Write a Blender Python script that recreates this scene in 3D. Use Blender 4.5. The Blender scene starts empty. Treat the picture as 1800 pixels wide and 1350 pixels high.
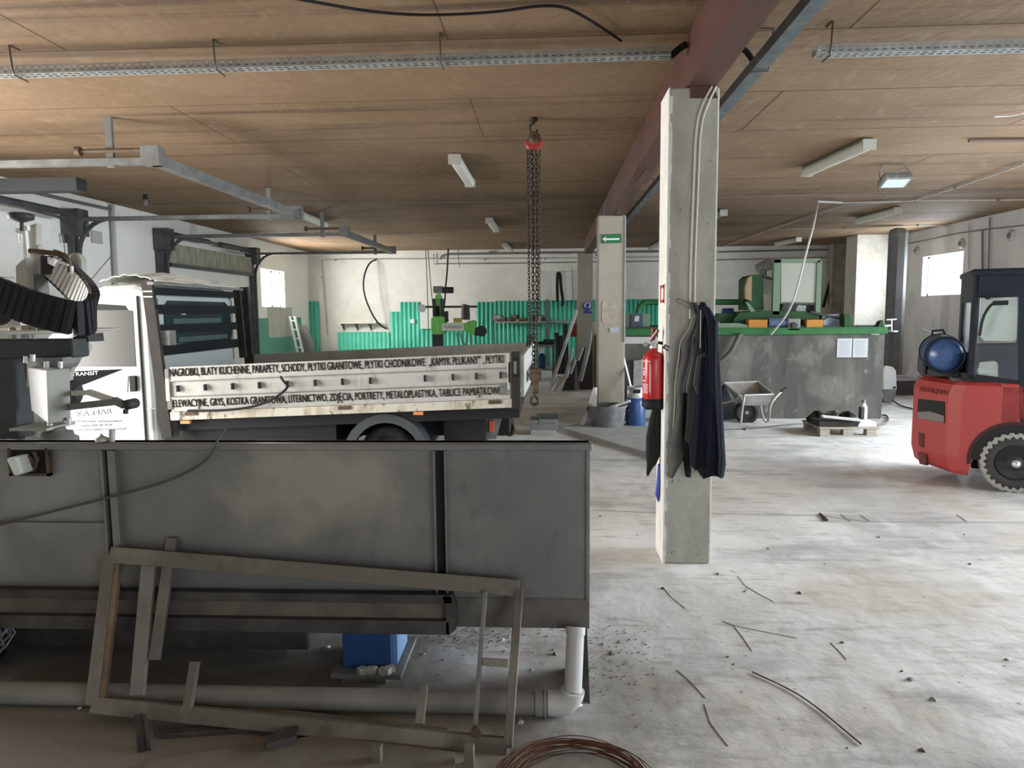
import bpy, math, random
from mathutils import Vector, Matrix
random.seed(7)
scene = bpy.context.scene
C = scene.collection
pi = math.pi

# ------------------------------------------------------------------ camera, world, lights, exposure
F_PX, EYE = 1240.0, 1.62
CAM_R = Matrix.Rotation(math.radians(3.0), 3, 'Z') @ Matrix.Rotation(pi/2 - math.radians(5.85), 3, 'X') @ Matrix.Rotation(math.radians(-0.5), 3, 'Z')
cd = bpy.data.cameras.new('camera'); cam = bpy.data.objects.new('camera', cd); C.objects.link(cam)
cd.sensor_width = 36.0; cd.lens = 36.0*F_PX/1800.0; cd.clip_start = 0.05; cd.clip_end = 200
cam.matrix_world = Matrix.Translation((0, 0, EYE)) @ CAM_R.to_4x4()
scene.camera = cam

w = bpy.data.worlds.new('world'); scene.world = w; w.use_nodes = True
w.node_tree.nodes['Background'].inputs[0].default_value = (0.80, 0.90, 1.0, 1)
w.node_tree.nodes['Background'].inputs[1].default_value = 1.5

def area(name, loc, size, aim, power, col, spread=180):
    l = bpy.data.lights.new(name, 'AREA'); l.shape = 'RECTANGLE'; l.size, l.size_y = size
    l.energy = power; l.color = col; l.spread = math.radians(spread)
    o = bpy.data.objects.new(name, l); C.objects.link(o); o.location = loc
    o.rotation_euler = (Vector(aim)-Vector(loc)).to_track_quat('-Z', 'Y').to_euler()
    return o
DAY = (0.86, 0.94, 1.0)
# daylight in the room's openings; the front one is added fill
area('daylight_left_door', (-6.75, 4.5, 1.5), (2.3, 2.7), (0, 4.9, 1.3), 440, (1.0, .97, .92))
area('daylight_right_door', (8.30, 6.2, 1.75), (6.5, 2.7), (0, 5.6, -1.9), 780, (.84, .93, 1.0), 130)
area('daylight_left_window', (-6.86, 16.75, 2.2), (1.3, .85), (0, 17.3, .6), 330, (1.0, .99, .95))
area('daylight_right_window', (8.36, 15.15, 2.3), (1.3, .8), (0, 15.6, 1.2), 200, DAY)
area('front_fill_light', (4.6, -3.1, 1.6), (4.0, 2.8), (4.6, 6, 1.0), 100, DAY)  # assumed opening behind the camera, added to fill the foreground
scene.view_settings.view_transform = 'Standard'; scene.view_settings.look = 'None'
scene.view_settings.gamma = 1.0; scene.view_settings.use_curve_mapping = False
scene.view_settings.exposure = 0.22
scene.cycles.use_denoising = True
scene.cycles.max_bounces = 8; scene.cycles.diffuse_bounces = 5
scene.cycles.sample_clamp_indirect = 6.0

# ------------------------------------------------------------------ measuring helpers (photo measurements turned into places in the hall)
def ray(px, py): return CAM_R @ Vector(((px-900)/F_PX, (675-py)/F_PX, -1.0))
def at(px, py, Y=None, Z=None, X=None):
    d = ray(px, py)
    t = Y/d.y if Y is not None else ((Z-EYE)/d.z if Z is not None else X/d.x)
    return Vector((d.x*t, d.y*t, EYE+d.z*t))

# ------------------------------------------------------------------ materials
_m = {}
def mat(name, col, rough=.6, metal=0., var=.0, vscale=4., col2=None, bump=0., bscale=30., contrast=(.35, .65), alpha=None, stretch=None):
    if name in _m: return _m[name]
    m = bpy.data.materials.new(name); m.use_nodes = True; _m[name] = m
    nt = m.node_tree; b = nt.nodes['Principled BSDF']
    b.inputs['Roughness'].default_value = rough; b.inputs['Metallic'].default_value = metal
    b.inputs['Base Color'].default_value = (*col, 1)
    if rough >= .45: b.inputs['Specular IOR Level'].default_value = .22
    tc = nt.nodes.new('ShaderNodeTexCoord'); vec = tc.outputs['Object']
    if stretch:
        mp = nt.nodes.new('ShaderNodeMapping'); mp.inputs['Scale'].default_value = stretch
        nt.links.new(vec, mp.inputs[0]); vec = mp.outputs[0]
    if col2 is None and var > 0: col2 = tuple(c*(1-var) for c in col)
    if col2 is not None:
        n = nt.nodes.new('ShaderNodeTexNoise'); n.inputs['Scale'].default_value = vscale; n.inputs['Detail'].default_value = 8
        n.inputs['Roughness'].default_value = .62
        r = nt.nodes.new('ShaderNodeValToRGB'); r.color_ramp.elements[0].position, r.color_ramp.elements[1].position = contrast
        r.color_ramp.elements[0].color = (*col, 1); r.color_ramp.elements[1].color = (*col2, 1)
        nt.links.new(vec, n.inputs['Vector']); nt.links.new(n.outputs['Fac'], r.inputs[0]); nt.links.new(r.outputs[0], b.inputs['Base Color'])
    if bump > 0:
        n2 = nt.nodes.new('ShaderNodeTexNoise'); n2.inputs['Scale'].default_value = bscale; n2.inputs['Detail'].default_value = 6
        bp = nt.nodes.new('ShaderNodeBump'); bp.inputs['Strength'].default_value = bump; bp.inputs['Distance'].default_value = .02
        nt.links.new(vec, n2.inputs['Vector']); nt.links.new(n2.outputs['Fac'], bp.inputs['Height']); nt.links.new(bp.outputs[0], b.inputs['Normal'])
    return m

def layered(name, rough, base, layers, bump=.3, bscale=12., metal=0., spec=None, blobs=()):
    """base colour with successive noise-masked stains: (colour, scale, low, high, stretch, strength)"""
    m = bpy.data.materials.new(name); m.use_nodes = True; _m[name] = m
    nt = m.node_tree; b = nt.nodes['Principled BSDF']; b.inputs['Roughness'].default_value = rough; b.inputs['Metallic'].default_value = metal
    b.inputs['Specular IOR Level'].default_value = spec if spec is not None else (.25 if rough > .5 else .5)
    tc = nt.nodes.new('ShaderNodeTexCoord')
    rgb = nt.nodes.new('ShaderNodeRGB'); rgb.outputs[0].default_value = (*base, 1); cur = rgb.outputs[0]
    for i, (col, sc, lo, hi, st, k) in enumerate(layers):
        mp = nt.nodes.new('ShaderNodeMapping'); mp.inputs['Scale'].default_value = st; mp.inputs['Location'].default_value = (i*3.7, i*1.9, i*5.1)
        n = nt.nodes.new('ShaderNodeTexNoise'); n.inputs['Scale'].default_value = sc; n.inputs['Detail'].default_value = 9; n.inputs['Roughness'].default_value = .6
        mr = nt.nodes.new('ShaderNodeMapRange'); mr.inputs[1].default_value = lo; mr.inputs[2].default_value = hi; mr.inputs[4].default_value = k
        mx = nt.nodes.new('ShaderNodeMix'); mx.data_type = 'RGBA'; mx.inputs['B'].default_value = (*col, 1)
        nt.links.new(tc.outputs['Object'], mp.inputs[0]); nt.links.new(mp.outputs[0], n.inputs['Vector']); nt.links.new(n.outputs['Fac'], mr.inputs[0])
        nt.links.new(mr.outputs[0], mx.inputs['Factor']); nt.links.new(cur, mx.inputs['A']); cur = mx.outputs['Result']
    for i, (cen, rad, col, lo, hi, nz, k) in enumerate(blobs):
        # colour patch with a ragged outline: distance from its middle plus noise
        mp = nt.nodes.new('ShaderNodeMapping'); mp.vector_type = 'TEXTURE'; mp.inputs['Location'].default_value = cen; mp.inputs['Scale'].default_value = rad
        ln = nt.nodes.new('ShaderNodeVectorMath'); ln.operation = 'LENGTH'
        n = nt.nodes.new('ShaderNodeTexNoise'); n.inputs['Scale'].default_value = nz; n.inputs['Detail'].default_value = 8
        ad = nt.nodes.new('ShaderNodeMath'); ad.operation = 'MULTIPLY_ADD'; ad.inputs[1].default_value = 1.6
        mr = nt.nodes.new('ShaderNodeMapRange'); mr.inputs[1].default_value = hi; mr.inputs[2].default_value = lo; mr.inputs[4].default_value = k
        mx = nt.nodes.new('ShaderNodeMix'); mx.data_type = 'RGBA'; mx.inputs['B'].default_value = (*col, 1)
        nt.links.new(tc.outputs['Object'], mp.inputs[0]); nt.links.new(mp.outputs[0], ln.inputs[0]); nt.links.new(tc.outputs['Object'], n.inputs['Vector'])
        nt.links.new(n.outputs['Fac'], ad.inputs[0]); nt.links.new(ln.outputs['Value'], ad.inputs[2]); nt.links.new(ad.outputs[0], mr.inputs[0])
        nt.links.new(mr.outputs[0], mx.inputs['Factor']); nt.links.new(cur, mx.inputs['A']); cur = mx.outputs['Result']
    nt.links.new(cur, b.inputs['Base Color'])
    n2 = nt.nodes.new('ShaderNodeTexNoise'); n2.inputs['Scale'].default_value = bscale; n2.inputs['Detail'].default_value = 8
    bp = nt.nodes.new('ShaderNodeBump'); bp.inputs['Strength'].default_value = bump; bp.inputs['Distance'].default_value = .02
    nt.links.new(tc.outputs['Object'], n2.inputs['Vector']); nt.links.new(n2.outputs['Fac'], bp.inputs['Height']); nt.links.new(bp.outputs[0], b.inputs['Normal'])
    return m

FLOOR = layered('dusty_concrete', .6, (.69, .68, .65), [
    ((.47, .47, .46), .45, .46, .60, (1, 1, 1), .8), ((.84, .84, .83), 1.1, .50, .64, (1, .5, 1), .8),
    ((.54, .475, .40), .6, .54, .68, (1, 1, 1), .8), ((.34, .345, .35), 2.0, .52, .66, (.5, 1.4, 1), .7),
    ((.74, .74, .73), 6.0, .57, .69, (1, .35, 1), .65), ((.36, .34, .31), 9.0, .54, .66, (.4, 1.6, 1), .55), ((.17, .16, .15), 22., .66, .72, (1, 1, 1), .8)],
    bump=.5, bscale=6, blobs=[((-1.9, 2.6, 0), (2.2, 1.25, 1), (.205, .19, .162), 1.35, 1.95, 2.2, .92), ((.35, 2.75, 0), (.30, .5, 1), (.27, .255, .22), 1.2, 2.0, 6., .7),  # first patch joins silt with shade painted into the floor before the tank
    ((1.95, 4.0, 0), (.7, .45, 1), (.46, .40, .33), 1.3, 2.0, 3., .5)])
CEIL = layered('brown_fibreboard', .8, (.20, .13, .076), [
    ((.25, .168, .103), .8, .42, .62, (1, 1, 1), .8), ((.105, .070, .045), .45, .53, .66, (.35, 1.4, 1), .8),
    ((.29, .215, .145), 6., .55, .70, (1, .6, 1), .6), ((.068, .046, .03), 1.1, .58, .72, (.15, 3.4, 1), .75),
    ((.27, .20, .14), 16., .60, .70, (1.5, .7, 1), .5), ((.14, .10, .07), 14., .58, .7, (.6, 1.4, 1), .45)], bump=.3, bscale=14)
WALLW = layered('dirty_white_plaster', .85, (.66, .65, .60), [
    ((.56, .55, .50), .8, .45, .62, (1, 1, 1), .7), ((.74, .74, .71), 2.5, .5, .7, (1, 1, 1), .6),
    ((.42, .41, .38), 3., .62, .74, (1, 1, .5), .5), ((.15, .14, .13), 9., .73, .77, (1, 1, 1), .8)], bump=.2, bscale=14)
WALLL = layered('painted_white_wall', .8, (.80, .79, .75), [
    ((.70, .69, .65), .6, .45, .65, (1, 1, .6), .6), ((.33, .32, .30), 1.6, .64, .76, (1, 1, .6), .6)], bump=.1, bscale=10)
WALLR = layered('grey_white_wall', .8, (.64, .62, .61), [
    ((.50, .485, .475), .7, .45, .62, (1, 1, .5), .8), ((.28, .275, .27), 1.3, .60, .74, (1, 1, .4), .7)], bump=.1, bscale=10)
CONC = layered('rough_concrete', .9, (.44, .43, .375), [
    ((.33, .325, .28), 3., .45, .62, (1, 1, .5), .8), ((.52, .505, .45), 7., .55, .7, (1, 1, .6), .6), ((.10, .10, .09), 24., .66, .72, (1, 1, 1), .8)], bump=.25, bscale=30)
BOARD = layered('painted_plaster_column', .8, (.34, .31, .25), [
    ((.43, .39, .33), 2., .45, .65, (1, 1, .5), .8), ((.30, .26, .21), 4., .64, .74, (1.4, 1, 6.), .7), ((.12, .10, .09), 11., .70, .74, (1, 1, 1), .8)], bump=.15, bscale=20)
WCOL = layered('patched_white_plaster', .85, (.60, .58, .52), [
    ((.50, .45, .36), 2.2, .50, .62, (1, 1, .8), .75), ((.68, .67, .63), 5., .5, .65, (1, 1, 1), .6), ((.16, .14, .11), 9., .68, .73, (1, 1, 1), .8)], bump=.5, bscale=18)
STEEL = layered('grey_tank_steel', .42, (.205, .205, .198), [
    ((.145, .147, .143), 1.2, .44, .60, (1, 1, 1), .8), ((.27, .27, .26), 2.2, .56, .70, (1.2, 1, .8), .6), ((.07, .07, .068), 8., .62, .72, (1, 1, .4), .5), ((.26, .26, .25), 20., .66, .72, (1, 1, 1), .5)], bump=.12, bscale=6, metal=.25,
    blobs=[((.65, -.6, .90), (.42, 3, .24), (.36, .33, .28), 1.25, 1.75, 5., .8), ((-.55, -.6, .90), (.30, 3, .22), (.30, .31, .31), 1.2, 1.8, 6., .6)])  # lighter ragged patches on the tank's front face
STEELD = mat('dark_grimy_steel', (.10, .095, .088), .6, .3, col2=(.055, .052, .05), vscale=6)
BENCH = layered('grey_painted_sheet', .85, (.118, .114, .098), [
    ((.068, .067, .058), .9, .46, .58, (1.6, 1, .35), .85), ((.17, .165, .145), 1.8, .50, .62, (1, 1, .7), .7), ((.05, .048, .042), 2.6, .56, .68, (1.6, 1, .3), .7), ((.22, .215, .195), 7., .62, .68, (1, 1, 1), .6)], bump=.06, bscale=6)
FRAME = layered('dusty_square_tube', .6, (.175, .162, .138), [
    ((.27, .25, .21), 3., .5, .62, (1, 1, 1), .8), ((.08, .07, .058), 5., .58, .7, (1, 1, 1), .7)], bump=.15, bscale=30, metal=.35)
REDBEAM = layered('red_primer_steel', .5, (.085, .036, .028), [((.125, .072, .058), 2., .5, .66, (1, .3, 1), .7), ((.06, .034, .032), 6., .6, .7, (1, .4, 1), .6)], bump=.05, metal=.1)
GALV = mat('galvanised_steel', (.42, .44, .43), .5, .45, col2=(.30, .31, .31), vscale=9)
GALVD = mat('dull_bluegrey_steel', (.17, .195, .20), .55, .3, col2=(.11, .125, .13), vscale=8)
RAIL = mat('grey_door_rail', (.20, .205, .20), .6, .3, col2=(.13, .13, .13), vscale=6)
RAILD = mat('dark_door_rail', (.12, .125, .13), .55, .35, col2=(.07, .075, .08), vscale=6)
PIPEW = mat('grey_conduit', (.42, .41, .39), .6)
PIPED = mat('dark_conduit', (.16, .155, .15), .6)
PVC = mat('grey_drain_plastic', (.29, .285, .27), .45, col2=(.21, .205, .19), vscale=3)
BLACK = mat('black_rubber', (.018, .018, .02), .65)
BLACKP = mat('black_paint', (.010, .012, .014), .6)
CHARC = mat('charcoal_plastic', (.055, .057, .06), .55, col2=(.035, .036, .038), vscale=8)
WHITEP = mat('white_body_paint', (.44, .47, .47), .4, col2=(.39, .42, .42), vscale=2)
WHITED = layered('dirty_white_dropside', .55, (.50, .50, .475), [((.42, .42, .395), 1.5, .45, .65, (1, 1, 1), .8), ((.30, .26, .20), 5., .60, .70, (1, 1, .4), .7), ((.36, .33, .29), 14., .56, .68, (1, 1, .15), .55)], bump=.05)
RUSTW = layered('rusty_white_sill', .6, (.60, .58, .50), [((.42, .35, .24), 5., .48, .60, (1, 1, .5), .8), ((.09, .06, .04), 11., .565, .64, (1, 1, .5), .9)], bump=.1)
GREYD = mat('grey_dropside_inside', (.34, .33, .30), .7, col2=(.25, .24, .22), vscale=5)
BROWND = mat('brown_grey_post', (.042, .038, .032), .7, col2=(.028, .025, .022), vscale=6)
GLASSD = mat('dark_window_glass', (.02, .03, .03), .08)
GLASSG = mat('dusty_reflecting_glass', (.038, .037, .030), .3, col2=(.033, .032, .026), vscale=2)
INK = mat('black_ink', (.008, .008, .009), 1.0)
INKG = mat('faded_grey_ink', (.42, .45, .45), .6)
INKM = mat('grey_ink', (.28, .30, .31), .6)
WHITE = mat('white_sticker', (.78, .78, .78), .6)
REDP = mat('red_enamel', (.50, .022, .025), .28, col2=(.42, .02, .022), vscale=2)
FORKR = layered('red_forklift_paint', .42, (.36, .042, .038), [((.33, .045, .04), 1.6, .45, .6, (1, 1, 1), .7), ((.55, .24, .21), 9., .70, .74, (1, 1, 1), .8), ((.12, .05, .045), 6., .68, .74, (1, 1, 1), .6)], bump=.03)
NAVYC = mat('navy_cab_steel', (.016, .021, .033), .45, col2=(.012, .016, .025), vscale=3)
BLUEB = mat('blue_gas_bottle', (.035, .085, .24), .3, col2=(.03, .07, .19), vscale=4)
BLUEM = mat('blue_motor_paint', (.025, .065, .19), .45, col2=(.02, .05, .14), vscale=5)
BLUEC = mat('blue_cloth', (.09, .11, .45), .8)
NAVYF = mat('navy_workwear', (.006, .008, .017), 1.0, col2=(.006, .007, .012), vscale=9, bump=.3, bscale=60)
GREYF = mat('grey_apron_rubber', (.095, .095, .09), .8, col2=(.06, .06, .058), vscale=5)
BLACKF = mat('black_apron', (.014, .015, .016), .85, col2=(.022, .024, .025), vscale=5)
TRIMF = mat('pale_piping', (.42, .40, .34), .7)
GREENM = mat('machine_green', (.19, .58, .13), .4, col2=(.15, .48, .11), vscale=5)
GREEND = mat('dark_machine_green', (.018, .06, .02), .6, col2=(.013, .042, .015), vscale=5)
GREENB = mat('rail_green', (.03, .135, .04), .55, col2=(.022, .09, .03), vscale=4)
GREENP = mat('pale_green_frame', (.13, .18, .12), .6)
GREENS = mat('green_corrugated_sheet', (.13, .60, .44), .5, col2=(.10, .50, .36), vscale=3)
GREENW = mat('green_wall_paint', (.10, .36, .27), .6, col2=(.12, .30, .24), vscale=2)
ORANGE = mat('orange_plastic', (.40, .17, .03), .6)
YELLOW = mat('yellow_box_paint', (.70, .52, .12), .5)
GREYM = mat('grey_cast_machine', (.22, .225, .21), .5, col2=(.14, .14, .13), vscale=8)
BEIGEM = mat('beige_machine_paint', (.44, .44, .38), .5, col2=(.36, .36, .31), vscale=6)
WHITEM = mat('white_machine_paint', (.78, .79, .76), .4)
DKGREYM = mat('slate_machine_paint', (.065, .07, .072), .6, col2=(.045, .05, .052), vscale=3)
BROWNM = mat('rusty_brown_steel', (.13, .09, .06), .6, col2=(.07, .05, .035), vscale=12)
WIRE = mat('rusty_wire', (.13, .06, .035), .6, .3)
GRANITED = mat('dark_granite', (.045, .045, .045), .35, col2=(.07, .07, .07), vscale=30)
GRANITEG = mat('grey_granite', (.28, .28, .27), .5, col2=(.20, .20, .20), vscale=25)
STONEW = mat('white_cut_stone', (.70, .71, .70), .5, col2=(.6, .6, .6), vscale=20)
WOOD = mat('dusty_pallet_wood', (.38, .34, .28), .8, col2=(.28, .25, .20), vscale=6, stretch=(1, 6, 6))
CHAIN = mat('oily_chain', (.055, .045, .038), .5, .6)
ALU = mat('aluminium', (.62, .63, .62), .4, .5)
LAMPP = mat('frosted_lamp_cover', (.72, .72, .64), .35)
LAMPD = mat('dusty_lamp_cover', (.50, .49, .42), .4)
TUBG = mat('grey_tub_plastic', (.15, .155, .155), .6, col2=(.26, .26, .255), vscale=8)
GALVT = mat('zinc_tray', (.40, .39, .36), .45, .4, col2=(.27, .265, .25), vscale=6)
PAPER = mat('paper', (.42, .43, .44), .9)
TARP = mat('dusty_white_tarp', (.70, .68, .60), .7, col2=(.60, .57, .50), vscale=5)
SIGNG = mat('sign_green', (.03, .16, .06), .5); SIGNB = mat('sign_blue', (.05, .09, .33), .5); SIGNR = mat('sign_red', (.55, .05, .05), .5)
ORREF = mat('orange_reflector', (.80, .28, .10), .4); REDREF = mat('red_lamp_lens', (.62, .10, .06), .3)
CLEARG = None
def glass(name, col, rough, ior=1.45, alpha=.25):
    m = bpy.data.materials.new(name); m.use_nodes = True; b = m.node_tree.nodes['Principled BSDF']
    b.inputs['Base Color'].default_value = (*col, 1); b.inputs['Roughness'].default_value = rough; b.inputs['Alpha'].default_value = alpha; return m
PANE = glass('window_pane_glass', (.9, .95, .95), .05, alpha=.12)
CABG = glass('cab_window_glass', (.55, .66, .64), .1, alpha=.35)

# ------------------------------------------------------------------ mesh builder
class MB:
    def __init__(s): s.v = []; s.f = []; s.sm = []
    def add(s, vs, fs, smooth=False):
        n = len(s.v); s.v += [Vector(q) for q in vs]; s.f += [tuple(n+i for i in f) for f in fs]; s.sm += [smooth]*len(fs); return s
    def box(s, x0, x1, y0, y1, z0, z1, M=None):
        vs = [Vector((x, y, z)) for x in (x0, x1) for y in (y0, y1) for z in (z0, z1)]
        if M is not None: vs = [M @ q for q in vs]
        return s.add(vs, [(0,1,3,2),(4,6,7,5),(0,4,5,1),(2,3,7,6),(0,2,6,4),(1,5,7,3)])
    def bar(s, a, b, wd, ht, up=(0,0,1)):
        a, b = Vector(a), Vector(b); d = (b-a).normalized(); u = Vector(up)
        if abs(d.dot(u)) > .97: u = Vector((0, 1, 0))
        sd = d.cross(u).normalized(); u = sd.cross(d).normalized(); vs = []
        for p in (a, b):
            for i, j in ((-1,-1),(1,-1),(1,1),(-1,1)): vs.append(p + sd*wd/2*i + u*ht/2*j)
        return s.add(vs, [(3,2,1,0),(4,5,6,7),(0,1,5,4),(1,2,6,5),(2,3,7,6),(3,0,4,7)])
    def cyl(s, a, b, r, r2=None, n=20, cap=True):
        a, b = Vector(a), Vector(b); r2 = r if r2 is None else r2; d = (b-a).normalized()
        u = d.orthogonal().normalized(); v = d.cross(u); vs = []
        for p, rr in ((a, r), (b, r2)):
            for k in range(n): vs.append(p + (u*math.cos(2*pi*k/n)+v*math.sin(2*pi*k/n))*rr)
        s.add(vs, [(k, (k+1) % n, n+(k+1) % n, n+k) for k in range(n)], True)
        if cap:
            s.add(vs[:n], [tuple(range(n))[::-1]]); s.add(vs[n:], [tuple(range(n))])
        return s
    def tube(s, pts, r, n=8, closed=False):
        pts = [Vector(p) for p in pts]; N = len(pts); vs = []; u = None
        for i, p in enumerate(pts):
            if closed: d = pts[(i+1) % N]-pts[i-1]
            else: d = pts[min(i+1, N-1)]-pts[max(i-1, 0)]
            d.normalize()
            if u is None: u = d.orthogonal().normalized()
            u = (u - d*u.dot(d)).normalized(); v = d.cross(u); rr = r[i] if isinstance(r, (list, tuple)) else r
            for k in range(n): vs.append(p + (u*math.cos(2*pi*k/n)+v*math.sin(2*pi*k/n))*rr)
        fs = []
        for i in range(N if closed else N-1):
            j = (i+1) % N
            for k in range(n): fs.append((i*n+k, i*n+(k+1) % n, j*n+(k+1) % n, j*n+k))
        s.add(vs, fs, True)
        if not closed: s.add(vs[:n], [tuple(range(n))[::-1]]); s.add(vs[-n:], [tuple(range(n))])
        return s
    def lathe(s, c, axis, prof, n=24):
        """prof: (distance along axis, radius)"""
        c, d = Vector(c), Vector(axis).normalized(); u = d.orthogonal().normalized(); v = d.cross(u); vs = []
        for h, r in prof:
            for k in range(n): vs.append(c + d*h + (u*math.cos(2*pi*k/n)+v*math.sin(2*pi*k/n))*max(r, 1e-4))
        fs = [(i*n+k, i*n+(k+1) % n, (i+1)*n+(k+1) % n, (i+1)*n+k) for i in range(len(prof)-1) for k in range(n)]
        s.add(vs, fs, True); s.add(vs[:n], [tuple(range(n))[::-1]]); s.add(vs[-n:], [tuple(range(n))]); return s
    def prism(s, pts, d):
        """planar outline swept by vector d"""
        pts = [Vector(p) for p in pts]; n = len(pts); d = Vector(d)
        s.add(pts + [p+d for p in pts], [tuple(range(n)), tuple(range(2*n-1, n-1, -1))] + [(k, n+k, n+(k+1) % n, (k+1) % n) for k in range(n)])
        return s
    def pprism(s, pxs, Y, depth):
        return s.prism([at(x, y, Y=Y) for x, y in pxs], (0, depth, 0))
    def pbox(s, x0, y0, x1, y1, Y, depth):
        a, b = at(x0, y0, Y=Y), at(x1, y1, Y=Y)
        return s.box(min(a.x, b.x), max(a.x, b.x), Y, Y+depth, min(a.z, b.z), max(a.z, b.z))
    def build(s, name, m, parent=None, bevel=0., kind=None):
        me = bpy.data.meshes.new(name); vs = s.v
        if parent is not None:
            inv = parent.matrix_basis.inverted() if parent.parent is None else Matrix.Translation(-parent_loc(parent))
            org = Vector(); vs = [inv @ q for q in vs]
        else:
            lo = Vector([min(q[i] for q in vs) for i in range(3)]); hi = Vector([max(q[i] for q in vs) for i in range(3)])
            org = Vector(((lo.x+hi.x)/2, (lo.y+hi.y)/2, lo.z)) if kind != 'structure' else Vector()
            vs = [q-org for q in vs]
        me.from_pydata(vs, [], s.f); me.polygons.foreach_set('use_smooth', s.sm); me.materials.append(m); me.update()
        import bmesh
        bm = bmesh.new(); bm.from_mesh(me); bmesh.ops.remove_doubles(bm, verts=bm.verts, dist=1e-6) if len(s.v) < 60000 and not any(s.sm) else None
        bmesh.ops.recalc_face_normals(bm, faces=bm.faces); bm.to_mesh(me); bm.free()
        o = bpy.data.objects.new(name, me); C.objects.link(o); o.location = org
        if parent is not None: o.parent = parent
        if bevel:
            b = o.modifiers.new('bevel', 'BEVEL'); b.width = bevel; b.segments = 2; b.limit_method = 'ANGLE'
        if kind: o['kind'] = kind
        return o
def parent_loc(o):
    L = Vector(o.location)
    while o.parent: o = o.parent; L += Vector(o.location)
    return L
def tag(o, label, cat, group=None, kind=None):
    o['label'] = label; o['category'] = cat
    if group: o['group'] = group
    if kind: o['kind'] = kind
    return o
def thing(name, label, cat, loc, group=None):
    o = bpy.data.objects.new(name, None); C.objects.link(o); o.location = loc; o.empty_display_size = .1
    return tag(o, label, cat, group)
def copy_tree(o, parent=None):
    c = o.copy(); C.objects.link(c)
    if parent is not None: c.parent = parent
    for ch in list(o.children): copy_tree(ch, c)
    return c
def text(name, body, m, parent, p0, p1, height, normal=(0, -1, 0), bold=0., up=(0, 0, 1)):
    """lettering along p0 -> p1 (baseline), fitted to that width and height"""
    cu = bpy.data.curves.new(name, 'FONT'); cu.body = body; cu.size = 1.0; cu.extrude = .002; cu.offset = bold; cu.materials.append(m)
    o = bpy.data.objects.new(name, cu); C.objects.link(o); bpy.context.view_layer.update()
    dx = o.dimensions.x; p0, p1 = Vector(p0), Vector(p1); L = (p1-p0).length; x = (p1-p0).normalized(); n = Vector(normal)
    n = (n - x*n.dot(x)).normalized(); y = n.cross(x)
    M = Matrix((x, y, n)).transposed().to_4x4(); M.translation = p0
    M = M @ Matrix.Diagonal((L/dx, height/.72, 1, 1))
    me = bpy.data.meshes.new_from_object(o.evaluated_get(bpy.context.evaluated_depsgraph_get())); bpy.data.objects.remove(o)
    if parent is not None: M = Matrix.Translation(-parent_loc(parent)) @ M
    me.transform(M); me.name = name
    if not me.materials: me.materials.append(m)
    o = bpy.data.objects.new(name, me); C.objects.link(o); o.parent = parent
    return o
def catenary(a, b, sag, n=14):
    a, b = Vector(a), Vector(b)
    return [a.lerp(b, t/n) - Vector((0, 0, sag*4*(t/n)*(1-t/n))) for t in range(n+1)]
def smooth(pts, k=3):
    pts = [Vector(p) for p in pts]
    for _ in range(k):
        q = [pts[0]]
        for a, b in zip(pts[:-1], pts[1:]): q += [a.lerp(b, .25), a.lerp(b, .75)]
        q.append(pts[-1]); pts = q
    return pts
# ------------------------------------------------------------------ the hall
XL, XR, YB, YF, HC = -6.6, 8.1, 19.3, -3.0, 3.3
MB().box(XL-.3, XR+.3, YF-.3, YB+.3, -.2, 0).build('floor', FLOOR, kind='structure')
MB().box(XL-.3, XR+.3, YF-.3, YB+.3, HC, HC+.2).build('ceiling', CEIL, kind='structure')
MB().box(XL-.25, XR+.25, YB, YB+.25, 0, HC).build('wall_back', WALLW, kind='structure')
def wall_x(name, x0, x1, holes, m):
    """side wall along Y with openings (y0, y1, z0, z1)"""
    b = MB(); y = YF-.25
    for (a, c, z0, z1) in sorted(holes):
        b.box(x0, x1, y, a, 0, HC)
        if z0 > 0: b.box(x0, x1, a, c, 0, z0)
        b.box(x0, x1, a, c, z1, HC); y = c
    b.box(x0, x1, y, YB, 0, HC); return b.build(name, m, kind='structure')
wall_x('wall_left', XL-.25, XL, [(3.35, 5.65, 0, 2.85), (16.05, 17.5, 1.78, 2.66)], WALLL)
wall_x('wall_right', XR, XR+.25, [(2.8, 9.6, 0, 3.15), (14.4, 15.9, 1.88, 2.72)], WALLR)
b = MB(); b.box(XL-.25, 2.5, YF-.25, YF, 0, HC).box(6.7, XR+.25, YF-.25, YF, 0, HC).box(2.5, 6.7, YF-.25, YF, 3.0, HC)  # opening left for the added front fill
b.build('wall_front', WALLW, kind='structure')
# ceiling board seams: thin dark cover gaps running across the hall
b = MB()
y = 2.1; rows = []
while y < YB: rows.append(y); y += 1.22
for i, y in enumerate(rows): b.box(XL, XR, y-.003, y+.003, HC-.002, HC)
for i, y in enumerate(rows[:-1]):
    x = XL + (1.1 if i % 2 else 2.3)
    while x < XR and i % 2: b.box(x-.002, x+.002, y, y+1.22, HC-.002, HC); x += 2.44
b.build('trim_1', mat('board_seam', (.12, .085, .06), .9), kind='structure')
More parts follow.
